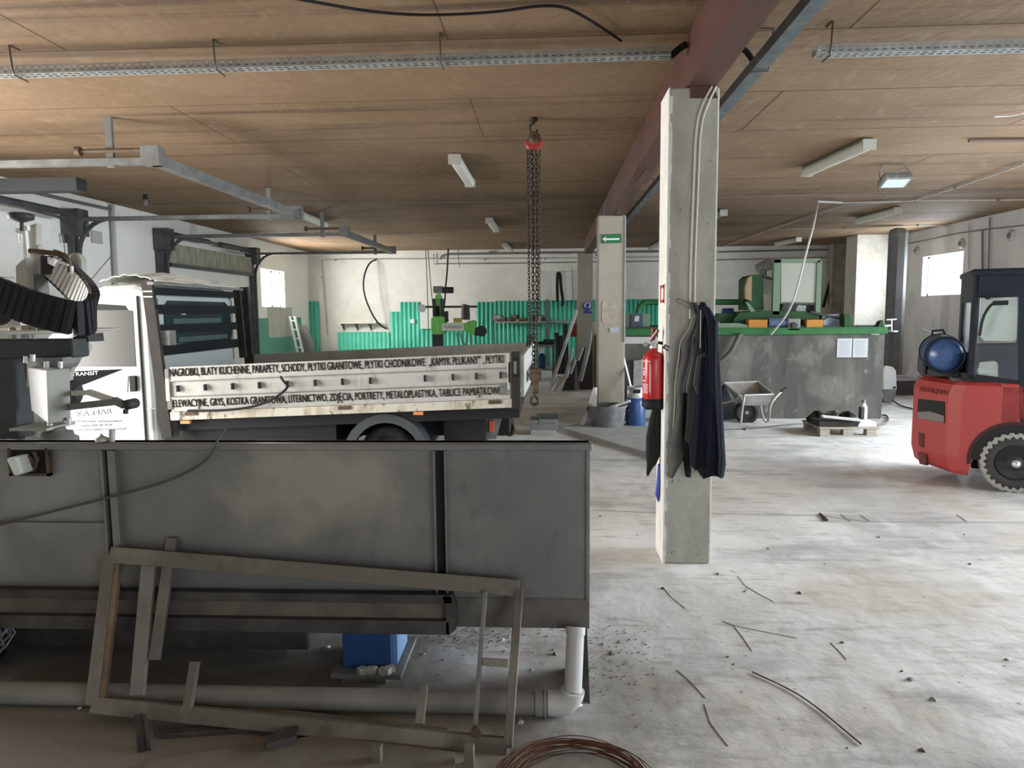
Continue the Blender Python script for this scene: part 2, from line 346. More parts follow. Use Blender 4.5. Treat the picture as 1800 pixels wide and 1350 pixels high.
# lighter strip of wall above and the painted lower part of the left wall
def window(n, x, ya, yb, z0, z1, side, split):
    b = MB(); t = .05; xa, xb = (x-.16, x-.11) if side < 0 else (x+.11, x+.16)
    for a, c, d, e in ((ya, yb, z0, z0+t), (ya, yb, z1-t, z1), (ya, ya+t, z0, z1), (yb-t, yb, z0, z1)): b.box(xa, xb, a, c, d, e)
    if split: b.box(xa, xb, split-.03, split+.03, z0, z1)
    f = b.build('window_%d' % n, WHITE, kind='structure')
    m = MB(); xm = (xa+xb)/2; m.box(xm-.004, xm+.004, ya+t, yb-t, z0+t, z1-t); m.build('pane', PANE, f)
window(1, XL, 16.05, 17.5, 1.78, 2.66, -1, 16.95)
window(2, XR, 14.4, 15.9, 1.88, 2.72, 1, None)

# concrete floor joints and long cracks
b = MB()
def floor_strip(pxs, wd):
    ps = [at(x, y, Z=0) for x, y in pxs]
    for a, c in zip(ps[:-1], ps[1:]): b.bar((a.x, a.y, .001), (c.x, c.y, .001), wd, .003)
floor_strip([(1040, 897), (1160, 902), (1250, 903), (1440, 906), (1520, 917), (1680, 919), (1800, 918)], .007)
floor_strip([(1270, 768), (1440, 757)], .012)
for c_ in ([(1297, 1013), (1310, 1030), (1335, 1045), (1360, 1058)], [(1270, 1092), (1290, 1100), (1340, 1110), (1400, 1122)], [(1288, 1098), (1305, 1120), (1322, 1145)], [(1238, 1238), (1248, 1270), (1262, 1290), (1280, 1312)], [(1165, 1032), (1180, 1050), (1205, 1070)], [(1190, 1178), (1215, 1200), (1240, 1228)], [(1460, 1130), (1475, 1145), (1488, 1160)]): floor_strip(c_, .0018)
for x_ in (1478, 1512, 1682): floor_strip([(x_, 905), (x_+17, 917)], .012)
b.build('trim_2', mat('joint_filler', (.25, .245, .23), .9), kind='structure')

# ------------------------------------------------------------------ columns and beam
def column(loc, x0, x1, y0, y1, z1, m, label, lit=None):
    t = thing('concrete_column', label, 'column', ((x0+x1)/2, (y0+y1)/2, 0))
    MB().box(x0, x1, y0, y1, 0, z1).build('shaft', m, t, bevel=.012)
    return t
c1 = column(None, .735, 1.03, 4.44, 4.74, 2.95, CONC, 'raw concrete column with white left side, workwear and red extinguisher hanging on it')
# whitewashed left side with a ragged edge
pts = []
random.seed(3)
for i in range(60):
    z = 2.95*i/59; pts.append((.735-.004, 4.43-0.0, z))
b = MB(); b.box(.727, .735, 4.436, 4.742, 0, 2.95)
for i in range(58):
    z = i*.05; b.box(.729, .737+random.random()*.014, 4.433, 4.441, z, z+.05)
b.build('whitewash_face', mat('whitewash', (.78, .78, .74), .8, col2=(.66, .65, .60), vscale=6), c1)
MB().pprism([(1214, 172), (1214, 140), (1252, 146), (1262, 172)], 4.43, .18).build('bearing_plate', REDBEAM, c1)
for dx in (0, .022):
    p = smooth([at(1252+dx*300, 152, Y=4.42), at(1236+dx*400, 180, Y=4.42), at(1224+dx*300, 220, Y=4.42), at(1220+dx*300, 330, Y=4.42), at(1215+dx*300, 450, Y=4.42), at(1213+dx*300, 560, Y=4.42)], 2)
    cable = MB().tube(p, .007); cable.build('cable', mat('white_cable', (.52, .50, .45), .6), c1)
c2 = column(None, .70, 1.08, 10.1, 10.45, 2.95, BOARD, 'beige plastered column with green arrow sign and grey stained patch')
b = MB(); b.box(1.066, 1.086, 10.085, 10.10, 1.18, 2.93); b.build('edge_strip', GALV, c2)
o = MB().pprism([(1057, 412), (1092, 411), (1092, 427), (1057, 428)], 10.09, .006).build('arrow_sign', SIGNG, c2)
MB().pprism([(1059, 420), (1066, 415), (1064, 419), (1089, 418.5), (1089, 421.5), (1064, 422), (1066, 426)], 10.084, .004).build('arrow', WHITE, o)
MB().pprism([(1058, 533), (1061, 529), (1084, 529), (1087, 534), (1087, 563), (1083, 568), (1061, 568), (1058, 564)], 10.094, .004).build('glue_stain', mat('glue_stain', (.33, .29, .23), .9, col2=(.42, .38, .31), vscale=12), c2)
MB().pprism([(1072, 576), (1088, 575), (1088, 584), (1072, 585)], 10.090, .006).build('paper_label', PAPER, c2)
for s in (-1, 1): MB().bar((.89+s*.1, 10.16, 2.93), (.89+s*.1, 10.16, 3.12), .012, .012).build('tie_rod', GALV, c2)
c3 = column(None, .67, 1.03, 16.6, 17.0, 2.95, BOARD, 'farthest grey plastered column with round blue mandatory sign')
o = MB().lathe(at(1033, 538, Y=16.58), (0, -1, 0), [(0, .105), (.008, .105)], 28).build('round_sign', SIGNB, c3)
MB().lathe(at(1033, 537, Y=16.57)+Vector((0, -.001, 0)), (0, -1, 0), [(0, .078), (.003, .078)], 24).build('pictogram_disc', WHITE, o)
MB().lathe(at(1033, 536, Y=16.567), (0, -1, 0), [(0, .045), (.003, .045)], 20).box(.86, .93, 16.561, 16.566, 1.62, 1.72).build('pictogram_head', SIGNB, o)
MB().pprism([(1026, 547), (1040, 547), (1040, 551), (1026, 551)], 16.59, .006).build('sign_caption', SIGNB, c3)
t = column(None, 7.03, 7.79, 16.7, 17.3, HC, WCOL, 'wide white pillar with peeling plaster beyond the grey saw bench')
t = column(None, 7.35, 7.8, 18.9, 19.28, HC, mat('stained_pier', (.34, .31, .26), .9, col2=(.20, .18, .15), vscale=4), 'dark stained pier on back wall left of white pillar')

bm_ = thing('steel_beam', 'dark red steel beam running over the column tops', 'beam', (.92, 8, 2.95))
MB().box(.85, .99, YF, 16.9, 2.965, 3.3).build('beam_web', REDBEAM, bm_, bevel=.02)
MB().box(.835, 1.005, YF, 16.9, 2.95, 2.967).build('bottom_flange', REDBEAM, bm_)
for y in (6.9, 9.5): MB().box(.93, 1.03, y, y+.7, 2.935, 2.95).build('splice_plate', REDBEAM, bm_)

# ------------------------------------------------------------------ cable trays
def ctray(name, label, a, c, wd, ht, m, slots, hangers, group=None):
    a, c = Vector(a), Vector(c); t = thing(name, label, 'cable tray', ((a.x+c.x)/2, (a.y+c.y)/2, a.z), group)
    b = MB(); d = (c-a); L = d.length; d.normalize(); sd = Vector((0, 0, 1)).cross(d)
    # side web towards the camera with two rows of slots, bottom web with slots
    th = .003; pitch = .05; n = int(L/pitch)
    def web(o, u, W):
        rows_ = [(0, W*.22), (W*.40, W*.60), (W*.78, W)]
        for r0, r1 in rows_: b.add([o+u*r0, o+u*r1, o+u*r1+d*L, o+u*r0+d*L], [(0, 1, 2, 3)])
        for r0, r1 in ((W*.22, W*.40), (W*.60, W*.78)):
            for i in range(n):
                s0 = i*pitch; e = s0+pitch*.45
                b.add([o+u*r0+d*s0, o+u*r1+d*s0, o+u*r1+d*e, o+u*r0+d*e], [(0, 1, 2, 3)])
    up = Vector((0, 0, 1))
    if slots:
        web(a - sd*wd/2, up, ht); web(a - sd*wd/2, sd, wd); web(a + sd*wd/2, up, ht)
    else:
        b.bar(a-sd*wd/2+up*ht/2, c-sd*wd/2+up*ht/2, .004, ht).bar(a+sd*wd/2+up*ht/2, c+sd*wd/2+up*ht/2, .004, ht).bar(a, c, wd, .004)
    tr = b.build('tray', m, t); so = tr.modifiers.new('s', 'SOLIDIFY'); so.thickness = .002
    for h in hangers:
        p = a + d*h; q = p+sd*(wd/2+.02)
        hp = [p+sd*(wd/2+.06)*0+up*(HC-p.z)+sd*.10-sd*wd, p+up*(HC-p.z-.005)-sd*wd*.9, p+up*(ht*.5)-sd*wd*.75, p-up*.012-sd*wd*.6, p-up*.015+sd*wd*.7]
        MB().tube(hp, .006, 6).build('hanger_rod', mat('dark_rod', (.10, .09, .08), .5), t)
    return t
ctray('cable_tray', 'perforated metal cable tray hanging crosswise on hooks left of the red beam', (-6.5, 4.5, 3.135), (.74, 4.5, 3.145), .09, .05, GALV, True, [3.15, 4.45, 5.85])
ctray('cable_tray', 'perforated metal cable tray hanging crosswise right of the red beam', (1.60, 4.5, 3.13), (7.9, 4.5, 3.13), .09, .05, GALV, True, [.07])
ctray('cable_tray', 'closed blue-grey cable tray running beside the red beam', (1.275, -2.9, 3.06), (1.275, 18.9, 3.06), .085, .06, GALVD, False, [4.6, 7.4, 10., 12.2, 13.6])
b = MB().tube(smooth([at(1178, 100, Y=4.5), (.80, 4.5, 3.20), (.84, 4.5, 3.22)], 2), .02)
tag(b.build('cable', BLACK), 'thick black cable end entering the red beam from left tray', 'cable')
b = MB().tube(smooth([(1.0, 4.6, 3.22), (1.1, 4.6, 3.245), (1.2, 4.58, 3.22), (1.26, 4.57, 3.13)], 2), .018)
tag(b.build('cable', BLACK), 'thick black cable bridging red beam and blue-grey tray', 'cable')
tag(MB().tube(smooth([at(505, -5, Z=3.2), at(690, 28, Z=3.25), at(860, 24, Z=3.25), at(978, 5, Z=3.28), at(1030, 30, Z=3.27), at(1092, 72, Z=3.28)], 3), .008).build('cable', BLACK), 'black cable looping along the ceiling above the chain hoist', 'cable')
tag(MB().tube([at(1366, 118, Z=3.13)]+smooth([at(1366, 118, Z=3.13), at(1440, 148, Z=3.2), at(1530, 158, Z=3.2), at(1616, 128, Z=3.28), at(1660, 165, Z=3.28), at(1690, 185, Z=3.29)], 3), .006).build('cable', PIPED), 'thin cable sagging under the ceiling right of the trays', 'cable')

# ------------------------------------------------------------------ lamps
def tube_lamp(p, q, label, dusty=True, r=.05):
    p, q = Vector(p), Vector(q); p.z = q.z = HC-.07; d = (q-p).normalized()
    t = thing('fluorescent_lamp', label, 'ceiling lamp', (p+q)/2, 'fluorescent tube lamps')
    MB().bar(p+Vector((0, 0, .035)), q+Vector((0, 0, .035)), .10, .06).build('lamp_base', GREYM if dusty else BEIGEM, t, bevel=.01)
    b = MB(); sd = Vector((0, 0, 1)).cross(d); prof = [(-.06, .03), (-.065, .0), (-.045, -.04), (-.015, -.052), (.015, -.052), (.045, -.04), (.065, 0), (.06, .03)]
    n = len(prof); vs = [e + sd*x + Vector((0, 0, z)) for e in (p, q) for x, z in prof]
    b.add(vs, [(k, k+1, n+k+1, n+k) for k in range(n-1)] + [tuple(range(n)), tuple(range(2*n-1, n-1, -1))]); b.build('diffuser', LAMPD if dusty else LAMPP, t)
    for e in (p, q): MB().bar(e-d*.012*(1 if e is p else -1), e+d*.012*(1 if e is p else -1), .135, .10).build('end_cap', BEIGEM, t)
Z = HC-.07
tube_lamp(at(799, 280, Z=Z), at(826, 322, Z=Z), 'white tube lamp on ceiling left of the chain hoist', False)
tube_lamp(at(860, 388, Z=Z), at(872, 404, Z=Z), 'small-looking white tube lamp farther back behind the hoist chains', False)
tube_lamp(at(887, 431, Z=Z), at(897, 440, Z=Z), 'farthest white tube lamp near the back wall left of the chains', False)
tube_lamp(at(528, 378, Z=Z), at(572, 396, Z=Z), 'white tube lamp at the end of the garage door rails', False)
tube_lamp(at(1418, 303, Z=Z), at(1528, 254, Z=Z), 'long dusty tube lamp on ceiling nearest the floodlight')
tube_lamp(at(1508, 388, Z=Z), at(1578, 370, Z=Z), 'dusty tube lamp on ceiling in front of white pillar')
tube_lamp(at(1366, 429, Z=Z), at(1404, 421, Z=Z), 'dusty tube lamp low above the green saw carriage')
tube_lamp(at(1145, 436, Z=Z), at(1168, 424, Z=Z), 'dusty tube lamp seen between the two nearer columns')
tube_lamp(at(1236, 386, Z=Z), at(1272, 374, Z=Z), 'dusty tube lamp half hidden by the raw concrete column')
# floodlight
t = thing('floodlight', 'square grey floodlight bracketed to the ceiling', 'floodlight', at(1573, 318, Z=3.1))
p = at(1573, 318, Z=3.10)
Mx = Matrix.Translation(p) @ Matrix.Rotation(math.radians(-22), 4, 'X')
b = MB().box(-.16, .16, -.11, .11, -.03, .03, Mx); b.build('housing', GREYM, t, bevel=.01)
MB().box(-.13, .13, -.085, .085, -.036, -.03, Mx).build('lens', mat('floodlight_lens', (.55, .62, .62), .15), t)
b = MB(); [b.box(-.15, .15, -.10+i*.03, -.095+i*.03, .03, .06, Mx) for i in range(7)]; b.build('cooling_fins', GREYM, t)
b = MB().tube([p+Vector((-.17, 0, 0)), p+Vector((-.17, .03, .12)), Vector((p.x-.12, p.y+.05, 3.295)), Vector((p.x+.12, p.y+.05, 3.295)), p+Vector((.17, .03, .12)), p+Vector((.17, 0, 0))], .008); b.build('bracket', GREYM, t)

# ------------------------------------------------------------------ conduits under the ceiling and on the walls
def conduit(label, pts, r=.011, m=PIPEW, clips=(), name='conduit'):
    t = thing(name, label, 'conduit', pts[0]); MB().tube(pts, r).build('pipe', m, t)
    for p in clips:
        p = Vector(p); MB().cyl(p-Vector((.016, 0, 0)), p+Vector((.016, 0, 0)), r*1.9, n=10).build('clip', PIPED, t)
    return t
zc = HC-.026
conduit('thin conduit clipped across ceiling left of the red beam', [at(195, 358, Z=zc), at(340, 361, Z=zc), at(600, 358, Z=zc), at(900, 354, Z=zc), at(1062, 351, Z=zc)], .006, PIPED, [at(x, 357, Z=zc) for x in (342, 617, 770, 904)])
conduit('thin conduit clipped across ceiling right of the concrete column', [at(1262, 347, Z=zc), at(1400, 343, Z=zc), at(1560, 342, Z=zc), at(1800, 336, Z=zc)], .007, PIPED, [at(1411, 344, Z=zc), at(1556, 345, Z=zc), at(1758, 334, Z=zc)])
conduit('pale conduit crossing the ceiling toward right wall', [at(1480, 357, Z=zc), at(1608, 353, Z=zc), at(1800, 351, Z=zc)], .011, PIPEW, [at(1608, 353, Z=zc), at(1755, 351, Z=zc)])
conduit('pale conduit slanting from back wall up to the lamp cable drop', [at(1270, 434, Z=zc), at(1345, 407, Z=zc), at(1437, 376, Z=zc), at(1486, 361, Z=zc), at(1608, 352, Z=zc), at(1680, 330, Z=zc), at(1800, 288, Z=zc)], .011, PIPEW, [at(1345, 407, Z=zc), at(1437, 376, Z=zc), at(1680, 330, Z=zc)])
conduit('pale conduit running just before the back wall at right', [at(1362, 403, Z=zc), at(1485, 401, Z=zc), at(1615, 396, Z=zc), at(1700, 398, Z=zc)], .011, PIPEW, [at(1378, 402, Z=zc), at(1483, 401, Z=zc), at(1613, 396, Z=zc)])
conduit('short dark pipe piece fixed to ceiling at the right edge', [at(1703, 247, Z=zc), at(1830, 246, Z=zc)], .02, mat('old_brown_pipe', (.16, .10, .08), .6))
conduit('bent white wire end on ceiling at right edge', [at(1748, 205, Z=zc), at(1775, 204, Z=zc), at(1800, 199, Z=zc)], .006, WHITE)
YW = YB-.055
conduit('pale conduit along back wall dropping left of the hanging black hose', [at(575, 588, Y=YW), at(565, 457, Y=YW), at(620, 456, Y=YW), at(800, 455, Y=YW), at(1000, 454, Y=YW), at(1225, 451, Y=YW)], .014, PIPEW, [at(590, 457, Y=YW), at(566, 487, Y=YW), at(853, 456, Y=YW), at(958, 455, Y=YW)])
conduit('lower dark conduit along back wall right of the green drill', [at(762, 446, Y=YW), at(763, 464, Y=YW), at(900, 463, Y=YW), at(1010, 461, Y=YW), at(1170, 459, Y=YW), at(1480, 452, Y=YW)], .013, PIPED, [at(860, 463, Y=YW)])
conduit('upper thick pipe along the top of back wall', smooth([at(774, 456, Y=YW), at(776, 449, Y=YW), at(790, 447, Y=YW)], 2) + [at(900, 445.5, Y=YW), at(1010, 444, Y=YW), at(1170, 442, Y=YW)], .025, PIPED, [at(861, 444, Y=YW)])
conduit('dark straight pipe on back wall above saw carriage', [at(1262, 443, Y=YW), at(1400, 440, Y=YW), at(1462, 439, Y=YW)], .02, PIPED)
XW = XR-.045
conduit('cable run bowed across the right wall above the window', smooth([at(1572, 432, X=XW), at(1620, 424, X=XW), at(1690, 408, X=XW), at(1800, 396, X=XW)], 2), .012, PIPED)
conduit('vertical conduit on right wall nearest the window', [at(1703, 393, X=XW), at(1703, 474, X=XW)], .014, PIPEW)
conduit('vertical dark conduit behind forklift roof', [at(1727, 405, X=XW), at(1727, 490, X=XW)], .018, PIPED)
conduit('tall conduit reaching ceiling behind forklift roof', [at(1740, 382, X=XW), at(1737, 490, X=XW)], .014, PIPED)
for (x, y, l) in ((1613, 441, 'round white wall fitting left of the right window'), (1692, 428, 'round white wall fitting above the right window corner'), (1779, 414, 'round white wall fitting above forklift roof')):
    p = at(x, y, X=XR); t = thing('wall_fitting', l, 'wall fitting', p, 'round wall fittings')
    MB().lathe(p, (-1, 0, 0), [(0, .10), (.03, .10), (.05, .07)], 18).build('ring', PIPEW, t)
    MB().lathe(p-Vector((.05, 0, 0)), (-1, 0, 0), [(0, .05), (.02, .04)], 14).build('cap', PIPED, t)
# left wall conduits
XW = XL+.05
conduit('thick conduit falling down left wall between the garage doors', [at(197, 360, X=XW), at(203, 485, X=XW), at(203, 900, X=XW)], .035, PIPEW)
conduit('dark conduit sloping along top of left wall', [at(40, 333, X=XW), at(100, 347, X=XW), at(195, 368, X=XW)], .022, PIPED)
conduit('thin vertical conduit on left wall beside the curved rail', [at(110, 410, X=XW), at(113, 440, X=XW), at(114, 600, X=XW)], .012, PIPED)
p = at(170, 417, X=XL+.01); tag(MB().box(p.x, p.x+.01, p.y-.12, p.y+.12, p.z-.09, p.z+.09).build('wall_plate', PIPEW), 'small grey plate on left wall between garage doors', 'plate')
p = at(255, 342, Z=HC); t = thing('ceiling_bulb', 'small dark bulb fitting on ceiling near left wall', 'bulb', p)
MB().lathe(p, (0, 0, -1), [(0, .03), (.06, .03), (.07, .02)], 14).build('socket', BLACKP, t); MB().lathe(p-Vector((0, 0, .07)), (0, 0, -1), [(0, .02), (.04, .035), (.08, .02), (.09, .0)], 14).build('bulb', GREYM, t)
# ------------------------------------------------------------------ garage doors on the left wall
def garage_door(y0, y1, label, tall_frame, m_panel):
    t = thing('garage_door', label, 'garage door', (XL+.06, (y0+y1)/2, 0))
    b = MB()
    for k in range(5): b.box(XL+.015, XL+.055, y0+.02, y1-.02, .01+k*.52, .52+k*.52)
    b.build('door_panel', m_panel, t)
    for y in (y0, y1):
        MB().box(XL+.0, XL+.13, y-.07, y+.07, 0, 2.78).build('side_post', RAILD, t)
        MB().box(XL+.02, XL+.26, y-.11, y+.11, 2.70, 3.06).build('bearing_plate', RAILD, t)
        # curved then level rail
        pts = [Vector((XL+.17, y, 0)), Vector((XL+.17, y, 2.45))] + [Vector((XL+.17+.48*(1-math.cos(a)), y, 2.45+.48*math.sin(a))) for a in [pi/2*k/8 for k in range(1, 9)]] 
        r = MB()
        for a, c in zip(pts[:-1], pts[1:]): r.bar(a, c, .045, .045, (0, 1, 0))
        r.build('curved_rail', RAILD, t)
        MB().box(XL+.2, -3.36, y-.03, y+.03, 2.90, 2.955).build('level_rail', RAIL, t)
        MB().bar((-3.75, y, 2.88), (-3.75, y, HC), .06, .03, (0, 1, 0)).build('drop_hanger', RAIL, t)
        MB().cyl((-4.0, y-.02, 3.02), (-3.45, y-.02, 3.02), .018).cyl((-4.04, y-.02, 3.02), (-4.0, y-.02, 3.02), .04).build('spring_buffer', BROWNM, t)
        MB().box(-3.46, -3.30, y-.05, y+.05, 2.89, 3.05).build('corner_bracket', RAIL, t)
    MB().box(-3.40, -3.31, y0, y1, 2.89, 2.98).build('cross_bar', RAIL, t)
    MB().cyl((XL+.2, y0-.2, 2.98), (XL+.2, y1+.2, 2.98), .016).build('spring_shaft', RAILD, t)
    for a in (y0+.25, (y0+y1)/2+.1): MB().cyl((XL+.2, a, 2.98), (XL+.2, a+1.2, 2.98), .045).build('torsion_spring', RAILD, t)
    MB().bar((XL+.45, y1-1.3, 2.88), (XL+.2, y1-.3, 2.9), .05, .03).build('strut', RAILD, t)
    return t
WP = mat('white_door_panel', (.78, .77, .73), .5, col2=(.70, .69, .65), vscale=1.5)
garage_door(6.04, 9.5, 'nearer white garage door on left wall with rails under ceiling', False, WP)
g = garage_door(11.75, 15.35, 'farther garage door on left wall beyond truck cab guard', True, WP)
MB().box(XL+.10, XL+.14, 11.85, 15.25, 2.50, 2.84).build('stained_lintel_board', mat('mossy_board', (.36, .35, .27), .8, col2=(.22, .21, .16), vscale=3, stretch=(1, 3, 1)), g)
MB().box(XL+.10, XL+.19, 11.85, 15.25, 2.44, 2.50).build('lower_rail', RAILD, g)
tag(MB().box(-6.5, -4.72, 7.0, 7.16, 2.87, 3.0).build('duct_box', mat('slate_duct', (.035, .038, .04), .8)), 'dark slate box duct under ceiling at left edge', 'duct')
# aerial and small bar behind the cab
# ------------------------------------------------------------------ painted wall patches, corner objects at back left
MB().box(XL, XL+.006, 15.7, 18.6, 0, 1.52).build('trim_3', GREENW, kind='structure')
MB().box(XL, XL+.012, 16.35, 17.9, 1.05, 1.78).build('trim_4', mat('grey_wall_patch', (.42, .42, .38), .8, col2=(.5, .5, .46), vscale=4), kind='structure')
def corrugated(name, label, x0, x1, z1, z0=0, m=GREENS, Y=YB-.04, pitch=.118):
    b = MB(); n = int((x1-x0)/pitch*6); vs = []
    for i in range(n+1):
        x = x0+(x1-x0)*i/n; y = Y + .022*math.sin(2*pi*x/pitch); vs += [(x, y, z0), (x, y, z1)]
    b.add(vs, [(2*i, 2*i+1, 2*i+3, 2*i+2) for i in range(n)], True); o = b.build(name, m)
    s = o.modifiers.new('s', 'SOLIDIFY'); s.thickness = .002
    return tag(o, label, 'corrugated sheet', 'green corrugated sheets on the back wall')
def xz(x, y, Y=YB-.06): p = at(x, y, Y=Y); return p.x, p.z
gs = [((538, 530), 560, 'narrow green corrugated sheet in the left back corner'), ((593, 584), 685, 'low green corrugated sheet under the little wall shelf'),
      ((685, 548), 703, 'middle step of green corrugated sheet right of the low one'), ((703, 531), 738, 'tall green corrugated sheet with white switch'),
      ((738, 578), 838, 'green corrugated sheet behind the green drilling machine'), ((838, 531), 870, 'green corrugated sheet right of the drilling machine'),
      ((870, 529), 1012, 'wide green corrugated sheet behind the stone shelf'), ((1012, 527), 1180, 'green corrugated sheet behind the columns')]
for (a, x1, l) in gs:
    X0, Z1 = xz(*a); X1, _ = xz(x1, a[1]); corrugated('corrugated_sheet', l, X0, X1, Z1)
t = tag(MB().pbox(721, 561, 728, 568, YB-.10, .04).build('wall_switch', WHITE), 'small white switch box on the tall green sheet', 'switch')
t = thing('wall_shelf', 'thin white shelf on brackets on back wall left of green sheets', 'shelf', at(640, 570, Y=YB-.1))
a = at(592, 569, Y=YB-.3); c = at(660, 569, Y=YB-.3)
MB().box(a.x, c.x, YB-.3, YB, a.z, a.z+.03).build('board', mat('shelf_board', (.62, .60, .52), .7), t)
for x in (602, 626, 650): p = at(x, 576, Y=YB-.15); MB().bar((p.x, YB-.27, a.z), (p.x, YB-.01, a.z-.16), .02, .02).box(p.x-.01, p.x+.01, YB-.02, YB, a.z-.2, a.z).build('bracket', BROWND, t)
tag(MB().pbox(738, 546, 764, 578, YB-.12, .12).build('electrical_cabinet', mat('cabinet_grey', (.66, .67, .66), .6)), 'white electrical cabinet behind the green drill head', 'cabinet')
p = smooth([at(662, 456, Y=YW), at(648, 462, Y=YW-.2), at(638, 490, Y=YW-.4), at(640, 520, Y=YW-.4), at(655, 555, Y=YW-.3), at(668, 572, Y=YW-.1), at(679, 578, Y=YW)], 3)
tag(MB().tube(p, .022).build('hose', BLACK), 'black hose bowed down the back wall', 'hose')
for i, (x0, x1, x2) in enumerate(((748, 751, 754), (752, 757, 761))):
    tag(MB().tube([at(x0, 437, Y=17.2), at(x1, 500, Y=17.2), at(x2, 612 if i == 0 else 540, Y=17.2)], .012).build('cable', PIPED), ['left of two cables dropping from ceiling onto green drill', 'right of two cables dropping from ceiling onto green drill'][i], 'cable')
tag(MB().tube(smooth([at(788, 437, Y=17.2), at(786, 480, Y=17.2), at(783, 505, Y=17.2), at(782, 530, Y=17.2), at(779, 548, Y=17.2)], 2), .02).build('cable', BLACK), 'thick black cable dropping from ceiling behind drill motor', 'cable')
tag(MB().tube(smooth([at(806, 434, Z=3.295), at(805, 450, Y=18.2), at(808, 470, Y=18.2)], 2), .01).build('cable', PIPED), 'short loose wire end hanging from ceiling near back wall', 'cable')
# ladder in the corner
t = thing('ladder', 'aluminium ladder leaning in the back left corner', 'ladder', at(520, 640, Y=17.2))
a0, a1, b0, b1 = at(509, 556, Y=17.4), at(524, 625, Y=17.2), at(518, 556, Y=17.4), at(534, 625, Y=17.2)
def ext(a, b_): d = b_-a; return a + d*((a.z)/(a.z-b_.z))
f0, f1 = ext(a0, a1), ext(b0, b1)
for a, f in ((a0, f0), (b0, f1)): MB().bar(a, f, .05, .03).build('stile', ALU, t)
for k in range(7): q = k/7+.07; MB().bar(a0.lerp(f0, q), b0.lerp(f1, q), .03, .03).build('rung', ALU, t)
tag(MB().pprism([(524, 570), (536, 572), (552, 600), (556, 655), (540, 663)], 17.9, .06).build('leaning_board', mat('dark_grey_board', (.12, .125, .12), .7)), 'dark grey board leaning beside the ladder', 'board')
tag(MB().pprism([(487, 537), (497, 538), (499, 560), (497, 585), (493, 572), (492, 560)], 17.7, .05).build('rag', TARP), 'pale rag hanging below the left window', 'rag')

# ------------------------------------------------------------------ green drilling machine in the back
Y0 = 16.6
d = thing('drilling_machine', 'bright green stone drilling machine with grey motors before back wall', 'machine', at(790, 625, Y=Y0))
d.location.z = 0
MB().pbox(761, 503, 777, 515, Y0, .25).build('motor_gearbox', GREYM, d, bevel=.01)
MB().cyl(at(776, 510, Y=Y0+.12), at(797, 510, Y=Y0+.12), .075).build('motor', CHARC, d)
MB().pprism([(764, 524), (767, 516), (773, 516), (777, 524)], Y0+.05, .15).build('neck', GREENM, d)
MB().pbox(765, 524, 775, 562, Y0, .2).build('column_face', GREENM, d)
for x in (760, 774): MB().pbox(x, 525, x+5, 560, Y0-.08, .2).build('guide_rail', CHARC, d)
MB().pbox(766, 538, 773, 558, Y0-.01, .01).build('slot', BLACK, d)
MB().pprism([(757, 560), (762, 556), (780, 556), (782, 562), (780, 571), (783, 583), (776, 588), (759, 588), (757, 582)], Y0-.15, .5).build('slide_casting', GREENM, d, bevel=.02)
MB().pbox(768, 568, 824, 582, Y0-.3, .12).build('arm_plate', GREENM, d, bevel=.01)
o = MB().pbox(777, 569, 815, 581, Y0-.31, .01).build('name_plate', WHITE, d)
text('lettering', 'VURGRADEX', INKM, o, at(780, 577.5, Y=Y0-.318), at(813, 577.5, Y=Y0-.318), .085)
MB().pprism([(820, 565), (832, 563), (836, 566), (834, 588), (822, 587)], Y0-.25, .35).build('spindle_head', GREENM, d, bevel=.02)
MB().cyl(at(818.5, 562, Y=Y0-.1), at(818.5, 536, Y=Y0-.1), .105, .09).build('spindle_motor', CHARC, d)
MB().cyl(at(816, 538, Y=Y0-.1), at(816, 534, Y=Y0-.1), .09, .04).build('motor_cap', BEIGEM, d)
MB().cyl(at(738, 539.5, Y=Y0+.3), at(839, 539, Y=Y0+.3), .025).build('feed_shaft', CHARC, d)
MB().cyl(at(735, 542, Y=Y0+.2), at(746, 542, Y=Y0+.2), .09).cyl(at(742, 542, Y=Y0-.05), at(742, 542, Y=Y0+.3), .09).build('shaft_motor', ALU, d)
MB().pbox(781, 547, 787, 566, Y0, .15).build('limit_switch', CHARC, d)
MB().pbox(797, 559, 811, 567, Y0+.2, .1).build('yellow_box', YELLOW, d)
MB().cyl(at(838, 583, Y=Y0-.2), at(838, 583, Y=Y0-.08), .10).cyl(at(846, 582, Y=Y0-.1), at(846, 582, Y=Y0+.05), .13).build('grinding_wheel', CHARC, d)
b = MB()
for (x0, y0, x1, y1, s) in ((802, 584, 812, 610, .1), (808, 584, 818, 606, .06), (822, 588, 812, 612, .1), (826, 586, 829, 604, .08)): b.tube(catenary(at(x0, y0, Y=Y0-.1), at(x1, y1, Y=Y0-.1), s), .012)
b.build('hoses', PIPED, d)
MB().pbox(760, 588, 777, 640, Y0-.05, .35).build('stand', CHARC, d)
a = at(770, 640, Y=Y0); MB().box(a.x-.5, a.x+.9, Y0-.3, Y0+.6, 0, a.z+.02).build('machine_bed', GREYM, d)

